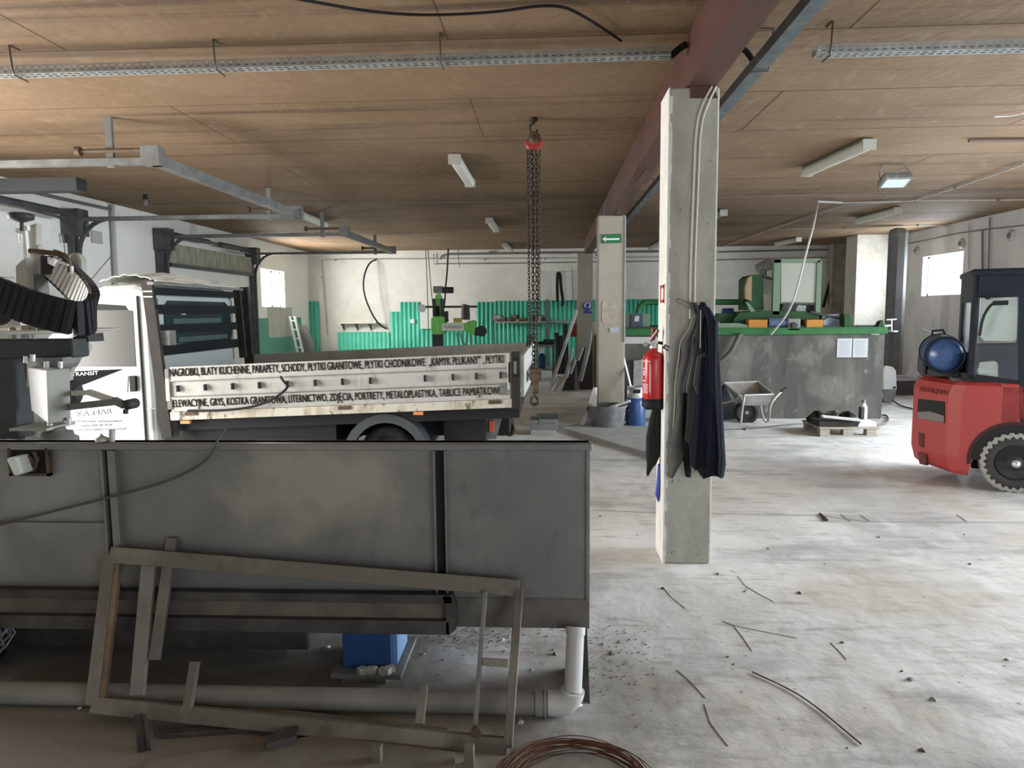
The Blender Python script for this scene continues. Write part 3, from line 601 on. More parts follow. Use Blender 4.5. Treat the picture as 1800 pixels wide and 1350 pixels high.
# ------------------------------------------------------------------ shelf with stones, rack, slings, bench
Y0 = 18.6
t = thing('stone_shelf', 'long narrow shelf rack holding rubble before green sheets', 'shelf', at(930, 640, Y=Y0)); t.location.z = 0
MB().pbox(868, 565, 1010, 567, Y0, .5).build('shelf_board', GREYD, t)
for x in (959,): MB().pbox(x, 526, x+6, 650, Y0-.05, .08).build('upright', GALVD, t)
MB().pbox(868, 560, 870, 660, Y0, .08).build('upright', GALVD, t)
random.seed(5)
for i in range(16):
    x = 871+i*5.6+random.random()*2; p = at(x, 562, Y=Y0+.12+random.random()*.15); z = at(900, 565, Y=Y0).z
    s = .05+random.random()*.06; vs = []
    b = MB(); b.box(-s, s, -s*.8, s*.8, 0, s*(.9+random.random()), Matrix.Translation((p.x, p.y, z)) @ Matrix.Rotation(random.random()*3, 4, 'Z') @ Matrix.Rotation(.2*random.random(), 4, 'X'))
    tag(b.build('stone_piece', GREYM if i % 3 else BROWNM, bevel=.01), 'rough stone lump on the long shelf against green sheets', 'stone', 'stones on the long shelf')
for (x0, y0, x1, y1, w_, l) in ((982, 478, 986, 535, .05, 'black lifting sling loop hung high on back wall'),):
    t = thing('lifting_sling', l, 'sling', at(984, 480, Y=19.1))
    pl = smooth([at(980, 530, Y=19.1), at(979.5, 500, Y=19.1), at(980, 481, Y=19.1), at(982, 478, Y=19.1), at(985, 483, Y=19.1), at(986, 505, Y=19.1), at(990, 530, Y=19.1), at(988, 538, Y=19.1)], 2)
    b = MB()
    for a, c in zip(pl[:-1], pl[1:]): b.bar(a, c, .09, .08, (1, 0, 0))
    b.build('webbing', BLACKF, t); MB().cyl(at(981, 478, Y=19.1), at(981, 478, Y=19.28), .012).build('hook', CHAIN, t)
for (x, y0, y1, l) in ((978, 585, 668, 'black hose bundle hanging left in the dark rack'), (985, 590, 672, 'black hose bundle hanging between two others in the rack'), (993, 570, 676, 'black hose bundle hanging right behind the leaning slabs')):
    tag(MB().tube(smooth([at(x, y0, Y=18.4), at(x+3, (y0+y1)/2, Y=18.35), at(x-1, y1, Y=18.3)], 2), .06).build('hose_bundle', BLACKF), l, 'hose')
tag(MB().tube([at(1005, 468, Y=19.2), at(1008, 530, Y=19.2)], .008).build('wire', PIPED), 'thin wire hanging on back wall left of farthest column', 'wire')
tag(MB().pbox(1003, 569, 1015, 592, 16.9, .2).build('fire_cabinet', mat('far_red', (.35, .03, .03), .4)), 'small red box on far column behind leaning pole', 'box')
# bench with bits
Y0 = 15.6
t = thing('work_table', 'dark cluttered metal work table behind truck tail', 'table', at(950, 660, Y=Y0)); t.location.z = 0
zt = at(950, 606, Y=Y0).z; xa, xb = at(905, 606, Y=Y0).x, at(976, 606, Y=Y0).x
MB().box(xa, xb, Y0, Y0+.8, zt-.05, zt).build('table_top', GREYM, t)
for x in (xa+.04, xb-.04):
    for y in (Y0+.04, Y0+.76): MB().bar((x, y, 0), (x, y, zt-.05), .05, .05).build('leg', GALVD, t)
MB().box(xa, xb, Y0+.05, Y0+.75, .32, .35).build('lower_shelf', GREYD, t)
tag(MB().cyl(at(955, 601, Y=15.8), at(974, 601, Y=15.8), .06).build('pipe_roll', CHARC), 'dark roll lying on the cluttered work table', 'roll')
zz = at(900, 606, Y=Y0).z
tag(MB().box(-.35, -.08, 15.7, 15.95, zt, zt+.06).build('tool_case', BLACKP), 'flat black case on left end of the work table', 'case')
p = at(950, 630, Y=15.7); tag(MB().lathe((p.x+.02, 15.7, .35), (0, 0, 1), [(0, .09), (.3, .09), (.33, .05), (.34, .05)], 16).build('blue_canister', BLUEM), 'dark blue canister on lower shelf of the work table', 'canister')
tag(MB().lathe((p.x-.18, 15.7, .35), (0, 0, 1), [(0, .06), (.28, .06), (.33, .02), (.36, .02)], 16).build('blue_bottle', mat('blue_bottle', (.05, .1, .5), .3)), 'bright blue bottle on lower shelf of the work table', 'bottle')
tag(MB().lathe((p.x+.03, 15.7, .70), (0, 0, 1), [(0, .05), (.10, .06), (.13, .03)], 14).build('white_jug', WHITE), 'white jug cap standing above the dark blue canister', 'jug')

# leaning slabs
def lean(label, pxs, Y, th, m, name='stone_slab', cat='slab', dy=.3, edge=None):
    """outline at its foot plane Y leaning back by dy over its height"""
    P = [at(x, y, Y=Y) for x, y in pxs]; z0 = min(p.z for p in P); z1 = max(p.z for p in P)
    for p in P: p.y += dy*(p.z-z0)/(z1-z0)
    P = [Vector((p.x*(p.y/Y), p.y, EYE+(p.z-EYE)*(p.y/Y))) for p in P]
    return tag(MB().prism(P, (th*.6, th, 0)).build(name, m), label, cat, None)
G_ = 'slabs leaning by the farthest column'
lean('long pale pole leaning against farthest column', [(966, 676), (970, 678), (1014, 548), (1012, 544)], 15.2, .05, STONEW, 'pole', 'pole', .8)
lean('pale-edged slab leaning lowest at left of the slab row', [(962, 687), (966, 689), (982, 665), (978, 662)], 14.3, .10, STONEW, dy=.3)
lean('second pale slab of the slab row, just right of lowest one', [(971, 689), (975, 690), (997, 662), (1007, 612), (1004, 611), (993, 656)], 14.2, .05, STONEW, dy=.4)
lean('dark slab with white top edge in the middle of the slab row', [(986, 690), (1010, 690), (1010, 640), (1011, 632), (1007, 631), (997, 662)], 14.4, .3, GRANITED, dy=.4)
lean('white edge strip of the middle leaning slab', [(1001, 656), (1003, 658), (1012, 633), (1009, 631)], 14.25, .04, STONEW, 'edge_strip', 'strip', dy=.3)
lean('large dark slab leaning behind the pale strips', [(988, 690), (1050, 690), (1050, 596), (1038, 596), (1020, 622), (1002, 650)], 14.6, .2, GRANITED, dy=.4)
lean('upper white strip leaning above dark slabs', [(1014, 634), (1017, 634), (1025, 611), (1022, 610)], 14.2, .04, STONEW, 'edge_strip', 'strip', dy=.3)
lean('wide grey strip leaning at right of the slab row', [(1016, 669), (1021, 671), (1034, 620), (1041, 578), (1034, 580), (1028, 620)], 14.0, .06, mat('grey_strip', (.42, .43, .44), .4), 'metal_strip', 'strip', dy=.4)
lean('thin bright strip leaning beside the wide grey strip', [(1026, 643), (1028, 644), (1036, 612), (1034, 611)], 13.9, .03, STONEW, 'edge_strip', 'strip', dy=.3)
lean('upright pale board standing behind beige column', [(1041, 730), (1046, 730), (1046, 565), (1041, 566)], 11.6, .3, BOARD, 'board', 'board', dy=.1)
lean('white board leaning low against the beige column foot', [(1019, 748), (1024, 750), (1046, 716), (1047, 682), (1043, 681), (1030, 722)], 9.7, .04, mat('white_board', (.62, .62, .59), .7), 'board', 'board', dy=.25)
lean('thin white rod leaning right of the beige column', [(1109, 686), (1111, 686), (1096, 625), (1094, 624)], 9.9, .02, WHITE, 'rod', 'rod', dy=.3)
lean('grey stone slab standing behind the gas bottle', [(1112, 735), (1128, 735), (1128, 632), (1114, 634)], 10.2, .1, GRANITEG, dy=.2)
lean('dark stone slab standing behind beige column at right', [(1096, 735), (1114, 735), (1114, 633), (1096, 640)], 10.35, .08, GRANITED, dy=.15)
lean('pale slab standing close behind the extinguisher', [(1128, 735), (1152, 735), (1152, 630), (1130, 632)], 10.3, .08, mat('pale_slab', (.40, .40, .38), .6), dy=.2)
# ------------------------------------------------------------------ dropside truck
truck = thing('dropside_truck', 'white dropside truck with lettered side panel and dark cab guard', 'truck', (-3.2, 7.5, 0))
YN, YR = 6.5, 8.5
def S(x, z): return z + .0365*(x+3.6)
def sbox(b, x0, x1, y0, y1, z0, z1):
    vs = [(x, y, S(x, z)) for x in (x0, x1) for y in (y0, y1) for z in (z0, z1)]
    return b.add(vs, [(0,1,3,2),(4,6,7,5),(0,4,5,1),(2,3,7,6),(0,2,6,4),(1,5,7,3)])
# cab
side = [(-3.80, .36), (-3.80, 1.80), (-3.84, 1.88), (-3.95, 1.92), (-4.25, 1.91), (-4.40, 1.86), (-5.12, 1.16), (-5.75, 1.02), (-6.05, .80), (-6.10, .42), (-6.05, .25), (-5.55, .25), (-5.50, .45), (-5.35, .60), (-5.15, .64), (-4.95, .60), (-4.80, .45), (-4.75, .25), (-3.95, .25)]
MB().prism([(x, YN+.1, z) for x, z in side], (0, 1.8, 0)).build('cab', WHITEP, truck, bevel=.05)
cab_parts = []
d = MB(); yy = YN+.092
door = [(-3.925, .32), (-3.925, 1.80), (-4.32, 1.80), (-5.0, 1.12), (-4.86, .62), (-4.68, .32)]
dr = d.prism([(x, yy, z) for x, z in door], (0, .02, 0)).build('door', WHITEP, truck)
MB().prism([(x, yy-.004, z) for x, z in [(-3.975, 1.125), (-3.975, 1.66), (-4.30, 1.70), (-4.36, 1.68), (-4.86, 1.16), (-4.84, 1.125)]], (0, .006, 0)).build('window_glass', GLASSG, dr)
MB().prism([(x, yy-.006, z) for x, z in [(-4.02, 1.668), (-4.05, 1.71), (-4.33, 1.73), (-4.42, 1.66), (-4.32, 1.668)]], (0, .006, 0)).build('window_seal', BLACKP, dr)
MB().pprism([(124, 653), (215, 649), (146, 676), (124, 682)], yy-.012, .01).build('black_wedge', INK, dr)
text('lettering', 'TRANSIT', WHITE, dr, at(126, 661, Y=yy-.018), at(173, 658.5, Y=yy-.018), .036)
MB().pprism([(226, 661), (238, 661), (239, 688), (228, 689)], yy-.03, .03).build('door_handle', BLACKP, dr, bevel=.008)
MB().pprism([(217, 662), (225, 661), (224, 690), (219, 690)], yy-.005, .006).build('handle_recess', mat('recess_grey', (.35, .36, .36), .5), dr)
MB().bar((-3.922, yy-.003, .32), (-3.922, yy-.003, 1.8), .012, .012).build('door_gap', BLACK, truck)
text('lettering', 'KA-MAR', INKG, dr, at(134, 733, Y=yy-.006), at(195, 727, Y=yy-.006), .055)
text('lettering', '78-727 Koszalin, ul.Partyzancka 6', INKM, dr, at(125, 742.5, Y=yy-.006), at(213, 741.5, Y=yy-.006), .022)
text('lettering', 'tel./fax: 094 343 24 14', INKM, dr, at(141, 750, Y=yy-.006), at(195, 748.5, Y=yy-.006), .022)
text('lettering', 'e-mail: firma@ka-mar.com.pl', INKM, dr, at(124, 757.5, Y=yy-.006), at(220, 754.5, Y=yy-.006), .018)
b = MB(); b.bar((-3.90, yy-.002, .72), (-3.80, yy-.002, .715), .008, .006).bar((-3.86, yy-.002, .50), (-3.86, yy-.002, .72), .006, .006); b.build('filler_flap_gap', INKG, truck)
# windshield and mirror, cab lights
MB().prism([(-4.44, YN+.2, 1.80), (-5.08, YN+.2, 1.175), (-5.06, YN+.2, 1.155), (-4.42, YN+.2, 1.78)], (0, 1.6, 0)).build('windscreen', GLASSD, truck)
# rear wall of cab with window
MB().box(-3.80, -3.78, YN+.2, YR-.2, .9, 1.78).build('rear_wall', WHITEP, truck)
rw = MB().prism([(-3.775, YN+.28, 1.33), (-3.775, YN+.28, 1.70), (-3.775, YN+.36, 1.76), (-3.775, YR-.42, 1.76), (-3.775, YR-.30, 1.70), (-3.775, YR-.26, 1.40), (-3.775, YR-.30, 1.31)], (.012, 0, 0)).build('rear_window', GLASSD, truck)
MB().box(-3.762, -3.758, YN+.42, YR-.55, 1.45, 1.58).box(-3.762, -3.758, YN+.5, YR-.4, 1.34, 1.39).build('window_reflection_strip', mat('teal_reflection', (.075, .095, .092), .15), rw)  # reflection in the rear glass painted as teal strips
MB().box(-3.76, -3.74, YN+.56, YN+.64, 1.62, 1.70).build('sticker', WHITE, rw)
# cab guard
gd = MB()
gm = BROWND
for (y, xt) in ((YN+.02, -3.77), (YR-.02, -3.70)):
    p0, p1 = Vector((xt, y, 1.945)), Vector((-3.66, y, .45)); MB().bar(p0, p1, .10, .05, (0, 1, 0)).build('guard_post', BROWND, truck)
MB().bar((-3.70, YR-.22, 1.90), (-3.66, YR-.22, 1.1), .08, .04, (0, 1, 0)).build('guard_post', BROWND, truck)
for y0, y1 in ((505, 518), (535.5, 552), (571, 587), (608, 626)):
    za, zb = at(272, y1, Y=YN+.05).z, at(272, y0, Y=YN+.05).z
    MB().box(-3.735, -3.70, YN, YR, za, zb).build('guard_slat', BLACKP, truck)
MB().box(-3.76, -3.70, YN-.01, YR+.01, 1.90, 1.93).build('guard_top', GREYM, truck)
MB().box(-3.73, -3.60, YN+.04, YN+.16, 1.33, 1.47).build('guard_bracket', GREYM, truck)
for z in (1.84, 1.79): MB().box(-3.80, -3.715, YN-.012, YN+.05, z-.006, z+.006).build('wire_tie', WHITE, truck)
# bed
b = MB(); sbox(b, -3.58, -.30, YN+.06, YR-.05, .64, .70); b.build('bed_floor', GREYD, truck)
b = MB(); sbox(b, -3.64, -.28, YN+.10, YR-.10, .50, .64); b.build('chassis', BLACK, truck)
b = MB(); sbox(b, -3.615, -.345, YN, YN+.06, .614, .695); b.build('sill', RUSTW, truck)
b = MB(); x0, x1 = -3.595, -.355
sbox(b, x0, x1, YN+.012, YN+.04, .707, 1.124); sbox(b, x0, x1, YN, YN+.012, .995, 1.124); sbox(b, x0, x1, YN, YN+.012, .707, .825)
sbox(b, x0, x1, YN-.006, YN+.01, .992, 1.002); sbox(b, x0, x1, YN-.006, YN+.01, .822, .832); sbox(b, x0, x1, YN-.006, YN+.01, .70, .712)
ds = b.build('dropside', WHITED, truck)
for z_ in (.989, .838): b = MB(); sbox(b, x0, x1, YN-.007, YN+.0115, z_-.005, z_+.003); b.build('panel_groove', mat('groove_grey', (.20, .19, .17), .8), ds)
T1 = 'NAGROBKI, BLATY KUCHENNE, PARAPETY, SCHODY, P\u0141YTKI GRANITOWE, P\u0141YTKI CHODNIKOWE  \u201eKAMYK P\u0141UKANY\u201d , P\u0141YTKI'
T2 = 'ELEWACYJNE, GRYS, KOSTKA GRANITOWA, LITERNICTWO, ZDJ\u0118CIA, PORTRETY, METALOPLASTYKA, TABLICE PAMI\u0104TKOWE'
text('lettering', T1, INK, ds, at(298, 662, Y=YN-.004), at(884, 638, Y=YN-.004), .078, bold=.0)
text('lettering', T2, INK, ds, at(304, 716, Y=YN-.004), at(880, 693, Y=YN-.004), .074, bold=.0)
for px in (313, 361, 409, 456, 505, 554, 602, 651, 747, 796, 837, 880):
    py = 683 - (px-313)*23.5/567; p = at(px, py, Y=YN)
    h = MB().box(p.x-.008, p.x+.008, YN-.022, YN+.012, p.z-.03, p.z+.03).build('rope_hook', BLACK, truck)
    b = MB().tube([p+Vector((.01, -.01, .012)), p+Vector((.06, -.02, .008)), p+Vector((.075, -.02, -.012)), p+Vector((.01, -.01, -.03))], .0025, 6); b.build('wire_loop', GREYM, h)
for (xa, xb, za, zb, mm_) in ((-3.64, -3.60, 1.02, 1.11, GREYM), (-3.63, -3.585, .72, .80, GREYM), (-.455, -.385, .735, .845, GREYM), (-3.64, -3.60, .80, 1.02, WHITED), (-.385, -.36, .78, 1.12, WHITED)):
    b = MB(); sbox(b, xa, xb, YN-.012, YN, za, zb); b.build('corner_fitting', mm_, truck, bevel=.004)
b = MB(); sbox(b, -.372, -.355, YN-.014, YN-.01, .85, 1.04); b.build('latch_slot', BLACK, truck)
b = MB(); sbox(b, -.345, -.265, YN-.01, YN+.07, .60, 1.13); rp = b.build('rear_post', BROWND, truck, bevel=.006)
b = MB(); sbox(b, -.325, -.295, YN-.016, YN-.01, 1.05, 1.08); sbox(b, -.325, -.295, YN-.016, YN-.01, .90, .925); b.build('post_slot', BLACK, rp)
b = MB(); sbox(b, -.325, -.295, YN-.014, YN-.008, .93, 1.045); b.build('post_cover', GREYM, rp)
b = MB(); sbox(b, -.26, -.18, YR-.08, YR, .62, 1.22); b.build('rear_post', BROWND, truck)
b = MB(); sbox(b, -3.6, -.27, YR-.06, YR-.02, .70, 1.13); b.build('far_dropside', GREYD, truck)
b = MB().prism([(-.262, YN+.08, S(-.25, .70)), (-.262, YN+.08, S(-.25, 1.09)), (-.20, YR-.1, S(-.25, 1.15)), (-.22, YR-.1, S(-.25, .70))], (.03, 0, 0)); tg = b.build('tailgate', WHITED, truck)
for i, z in enumerate((.98, 1.0)): pass
text('lettering', 'KA-MAR', INK, tg, (-.215, YN+.4, .92), (-.185, YR-.4, .94), .12, normal=(1, 0, 0))
for px in (330, 740):
    p = at(px-5, 735-(px-330)*.02, Y=YN+.02); b = MB(); b.box(p.x-.045, p.x+.045, YN+.015, YN+.05, S(p.x, .575), S(p.x, .605)); b.build('side_reflector', ORREF, truck)
for px in (336, 606, 870):
    p = at(px, 724-(px-336)*.035, Y=YN); b = MB(); sbox(b, p.x-.06, p.x+.06, YN-.01, YN, .655, .69); b.build('hinge', BROWNM, truck)
# wheels, mudguards
def wheel(parent, c, r, w_, name='wheel', side_=-1, hubm=None):
    c = Vector(c); t = MB().lathe(c, (0, side_, 0), [(-w_/2, r*.6), (-w_/2, r*.94), (-w_*.35, r), (w_*.35, r), (w_/2, r*.93), (w_/2, r*.62), (w_*.38, r*.58)], 32).build(name, BLACK, parent)
    MB().lathe(c, (0, side_, 0), [(-w_*.3, r*.58), (w_*.30, r*.58), (w_*.2, r*.4), (w_*.34, r*.18), (w_*.4, r*.16)], 24).build('wheel_rim', hubm or GREYM, t)
wheel(truck, (-5.15, YN+.22, .27), .27, .2); wheel(truck, (-1.56, YN+.30, .27), .27, .28); wheel(truck, (-1.56, YR-.30, .27), .27, .28, side_=1); wheel(truck, (-5.15, YR-.22, .27), .27, .2, side_=1)
b = MB()
arc = [(-1.56+.42*math.cos(a), .24+.42*math.sin(a)) for a in [pi*k/14 for k in range(15)]]
for y0, y1 in ((YN+.10, YN+.5), (YR-.5, YR-.10)):
    ins = [(-1.56+.39*math.cos(a), .24+.39*math.sin(a)) for a in [pi*k/14 for k in range(14, -1, -1)]]
    MB().prism([(x, y0, z) for x, z in arc+ins], (0, y1-y0, 0)).build('mudguard', mat('mudguard_plastic', (.075, .085, .09), .45), truck)
lip = [(-1.56+.335*math.cos(a), .24+.335*math.sin(a)) for a in [pi*k/14 for k in range(14, -1, -1)]]
MB().prism([(x, YN+.09, z) for x, z in arc+lip], (0, .015, 0)).build('mudguard_lip', mat('mudguard_plastic', (.11, .12, .125), .45), truck)
MB().box(-3.6, -.4, YN+.5, YR-.5, .38, .56).build('frame_rails', BLACK, truck)
MB().box(-3.62, -2.06, YN+.16, YR-.16, .27, .58).build('underbody_shade_block', BLACK, truck)  # black block added for the darkness beneath the bed
MB().cyl((-1.56, YN+.3, .27), (-1.56, YR-.3, .27), .05).build('rear_axle', BLACK, truck)
MB().box(-1.02, -.62, YN+.25, YN+.9, .34, .60).build('rear_shade_block', BLACK, truck)  # black block added behind the wheel, same dark underside
# tail lamp bracket, tow hitch
b = MB().pprism([(846, 739), (868, 729), (884, 729), (872, 772), (848, 772)], YN+.35, .03); tb = b.build('tail_bracket', GREYM, truck)
MB().pbox(860, 740, 868, 760, YN+.30, .12).build('tail_lamp', REDREF, truck)
MB().pbox(866, 723, 870, 731, YN+.30, .05).build('number_lamp', WHITE, truck)
b = MB().pbox(879, 741, 887, 766, 7.4, .2).pbox(890, 743, 894, 762, 7.4, .1)
b.tube(smooth([at(886, 757, Y=7.45), at(893, 764, Y=7.45), at(901, 762, Y=7.45), at(904, 750, Y=7.45), at(899, 744, Y=7.45)], 2), .025); b.build('tow_hook', CHAIN, truck)
MB().tube([at(148, 506, Y=7.0), at(197, 448, Y=7.0)], .004).build('aerial', BLACK, truck)
# hose thrown over the dropside
tag(MB().tube(smooth([at(493, 662, Y=6.46), at(499, 671, Y=6.44), at(507, 679, Y=6.44), at(497, 690, Y=6.44), at(470, 708, Y=6.45), at(430, 718, Y=6.46), at(385, 722, Y=6.46), at(330, 722, Y=6.47)], 3), .012).build('cable', BLACK), 'black cable hooked on the lettered truck side', 'cable')
# tarp on the cab roof
b = MB(); n = 14
for i in range(n+1):
    for j in range(9):
        x = -4.30+.56*i/n; y = YN+.12+1.7*j/8; e = math.sin(pi*i/n)*.085 + .012*math.sin(i*2.3+j*1.7)
        b.v.append(Vector((x, y, 1.935+max(e*(1-.25*math.cos(j*.9)), .002))))
b.f = [(i*9+j, i*9+j+1, (i+1)*9+j+1, (i+1)*9+j) for i in range(n) for j in range(8)]; b.sm = [False]*len(b.f)
o = b.build('tarpaulin', TARP); s = o.modifiers.new('s', 'SOLIDIFY'); s.thickness = .008; tag(o, 'crumpled off-white sheet lying on the truck cab roof', 'sheet')

# ------------------------------------------------------------------ chain hoist
hp = at(938, 207, Z=HC); HX, HY = hp.x, hp.y
h = thing('chain_hoist', 'red manual chain hoist with long chains and hook', 'chain hoist', (HX, HY, HC))
def Z_(y): return at(938, y, Y=HY).z
def X_(x): return at(x, 400, Y=HY).x
MB().cyl((HX, HY, HC), (HX, HY, HC-.03), .035).cyl((HX, HY, HC-.03), (HX, HY, Z_(218)), .012).tube([(HX, HY, Z_(216)), (HX-.035, HY, Z_(222)), (HX-.03, HY, Z_(232)), (HX+.02, HY, Z_(236)), (HX+.03, HY, Z_(228))], .012).build('top_hook', CHAIN, h)
cz = Z_(248); r = .068
MB().lathe((HX, HY-.05, cz), (0, 1, 0), [(0, .045), (0, r), (.1, r), (.1, .045)], 28).build('hoist_body', mat('hoist_grey', (.14, .09, .075), .5), h)
MB().lathe((HX, HY-.065, cz), (0, 1, 0), [(0, .001), (0, .04), (.13, .04)], 24).build('chain_wheel', BROWNM, h)
b = MB()
ar = [(HX+(r+.008)*math.cos(a), cz+(r+.008)*math.sin(a)) for a in [pi+pi*k/16 for k in range(17)]] + [(HX+.03, cz-.012), (HX-.03, cz-.012)]
b.prism([(x, HY-.058, z) for x, z in ar], (0, .116, 0)).build('red_cover', mat('hoist_red', (.36, .035, .04), .4), h)
def chain(a, c, wl, name):
    a, c = Vector(a), Vector(c); L = (c-a).length; d = (c-a).normalized(); n = int(L/(wl*1.55)); b = MB()
    u0 = Vector((1, 0, 0)); v0 = Vector((0, 1, 0))
    for i in range(n):
        o = a+d*(i+.5)*L/n; u = u0 if i % 2 else v0; u = (u*.9+(v0 if i % 2 else u0)*.45).normalized()
        hl = wl; hw = wl*.55; pts = []
        for k in range(8):
            t = 2*pi*k/8; pts.append(o + d*hl*math.sin(t) + u*hw*math.cos(t))
        b.tube(pts, wl*.24, 4, closed=True)
    return b.build(name, CHAIN, h)
zt = cz-r-.01
chain((X_(928), HY, zt), (X_(930), HY, Z_(610)), .018, 'hand_chain')
chain((X_(949), HY, zt), (X_(947), HY, Z_(560)), .018, 'hand_chain')
chain((X_(936), HY, zt), (X_(936.5), HY, Z_(648)), .025, 'load_chain')
chain((X_(943), HY, zt), (X_(943), HY, Z_(648)), .025, 'load_chain')
chain((X_(932), HY-.03, zt), (X_(932), HY-.03, Z_(360)), .022, 'slack_chain')
p0 = Vector((X_(940), HY, Z_(650)))
MB().box(p0.x-.055, p0.x+.055, HY-.04, HY+.04, Z_(668), Z_(648)).lathe((p0.x, HY-.05, Z_(664)), (0, 1, 0), [(0, .05), (.1, .05)], 18).box(p0.x-.03, p0.x+.03, HY-.03, HY+.03, Z_(692), Z_(668)).build('hook_block', BROWNM, h, bevel=.006)
hk = [(939, 690), (940, 696), (944, 700), (946, 705), (944, 710), (938, 712), (933, 708), (933, 701), (935, 697)]
MB().tube(smooth([at(x, y, Y=HY) for x, y in hk], 2), .014).build('hook', CHAIN, h)
# ------------------------------------------------------------------ near saw tank
TY = 2.85
tank = thing('saw_water_tank', 'large grey steel tank wall across the left foreground', 'tank', (-1.6, 3.5, 0))
zt = 1.086; xr = .166
def TZ(y): return at(600, y, Y=TY).z
def TX(x): return at(x, 900, Y=TY).x
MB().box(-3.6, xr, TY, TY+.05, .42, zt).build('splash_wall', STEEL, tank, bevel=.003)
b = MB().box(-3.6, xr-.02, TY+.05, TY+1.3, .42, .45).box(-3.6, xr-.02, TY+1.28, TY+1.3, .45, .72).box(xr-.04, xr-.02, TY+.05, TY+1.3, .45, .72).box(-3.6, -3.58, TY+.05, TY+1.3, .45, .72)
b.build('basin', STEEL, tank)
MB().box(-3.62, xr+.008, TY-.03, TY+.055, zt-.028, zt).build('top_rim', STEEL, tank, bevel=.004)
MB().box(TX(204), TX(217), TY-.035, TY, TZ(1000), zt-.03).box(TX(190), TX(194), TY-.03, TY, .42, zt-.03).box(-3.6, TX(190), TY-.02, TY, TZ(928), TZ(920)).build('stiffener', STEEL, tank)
MB().box(TX(194), TX(204), TY-.004, TY, .44, zt-.03).build('joint_gap', BLACK, tank)
MB().box(TX(768), TX(784), TY-.004, TY, .44, zt-.03).build('joint_gap', BLACK, tank)
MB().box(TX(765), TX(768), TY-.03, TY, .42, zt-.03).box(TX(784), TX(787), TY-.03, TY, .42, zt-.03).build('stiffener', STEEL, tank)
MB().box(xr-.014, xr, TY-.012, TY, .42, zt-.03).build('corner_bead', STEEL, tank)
# lower skirt, channel and recess
MB().box(-3.6, xr, TY-.004, TY+.012, TZ(1098), .425).build('skirt', mat('dusty_skirt', (.16, .15, .13), .7, col2=(.11, .10, .09), vscale=6), tank)
ZF = lambda y: at(600, y, Y=TY-.05).z
MB().box(-3.6, TX(796), TY-.05, TY-.006, ZF(1060), ZF(1044)).box(-3.6, TX(790), TY-.05, TY-.006, ZF(1114), ZF(1090)).build('channel_flange', STEELD, tank, bevel=.004)
MB().box(-3.6, TX(782), TY-.02, TY-.005, ZF(1096), ZF(1058)).build('channel_web', mat('silt_brown_steel', (.16, .145, .12), .8, col2=(.09, .08, .07), vscale=5), tank)
MB().prism([at(786, 1046, Y=TY-.05), at(796, 1052, Y=TY-.05), at(802, 1070, Y=TY-.05), at(802, 1106, Y=TY-.05), at(790, 1116, Y=TY-.05), at(784, 1114, Y=TY-.05), at(784, 1070, Y=TY-.05), at(778, 1050, Y=TY-.05)], (0, .045, 0)).build('channel_end', STEELD, tank)
MB().box(-3.55, -1.15, TY+.30, TY+1.2, .03, .42).build('underframe_backdrop', STEELD, tank)  # underframe box widened into a dark backdrop for the shadow below the tank
for x in (-3.3, -1.9, -.05):
    for y in (TY+.9, TY+1.25): MB().box(x-.04, x+.04, y-.04, y+.04, 0, .42).build('leg', STEELD, tank)
MB().prism([(xr-.01, TY+.0, .31), (xr+.0, TY-.06, 0), (xr-.08, TY-.02, 0), (xr-.09, TY+.0, .31)], (0, .25, 0)).build('support_plate', STEELD, tank)
# service hole with rusty mechanism at the left
MB().box(TX(33), TX(98), TY-.012, TY-.002, TZ(833), TZ(789)).build('service_hole', BLACK, tank)
MB().box(TX(31), TX(36), TY-.03, TY-.01, TZ(836), TZ(786)).box(TX(96), TX(101), TY-.03, TY-.01, TZ(836), TZ(786)).box(TX(31), TX(101), TY-.03, TY-.01, TZ(836), TZ(831)).build('hole_frame', BROWNM, tank)
MB().tube([at(60, 795, Y=TY-.03), at(66, 808, Y=TY-.04), at(60, 828, Y=TY-.03)], .008).cyl(at(85, 795, Y=TY-.02), at(84, 830, Y=TY-.02), .006).lathe(at(50, 812, Y=TY-.03), (0, -1, 0), [(0, .03), (.01, .03)], 12).build('rusty_lever', BROWNM, tank)
o = MB().pprism([(9, 806), (28, 803), (40, 833), (24, 838)], TY-.10, .08).build('white_cup', mat('cup_white', (.68, .76, .73), .4), bevel=.01); tag(o, 'white plastic wedge stuck in the rusty tank hole', 'plastic piece')
# small clamp parts on the rim
t = thing('rim_clamp', 'small dusty bolt clamp standing on the tank rim', 'clamp', at(185, 776, Y=TY)); 
MB().cyl(at(197, 776, Y=TY), at(197, 756, Y=TY), .011, .013).build('threaded_bolt', BEIGEM, t)
MB().lathe(at(180, 775, Y=TY), (0, 0, 1), [(0, .028), (.012, .025), (.02, .01)], 14).tube([at(176, 770, Y=TY), at(178, 763, Y=TY), at(182, 768, Y=TY)], .004).build('nut_plate', BEIGEM, t)
# cable hooked on tank rim
tag(MB().tube(smooth([at(396, 754, Y=TY-.04), at(382, 772, Y=TY-.05), at(378, 792, Y=TY-.05), at(350, 820, Y=TY-.05), at(290, 848, Y=TY-.05), at(215, 868, Y=TY-.06), at(120, 892, Y=TY-.05), at(0, 922, Y=TY-.04), at(-60, 935, Y=TY-.04)], 3), .0055).build('cable', mat('dusty_cable', (.09, .09, .085), .7)), 'thin cable trailing down across the tank front', 'cable')

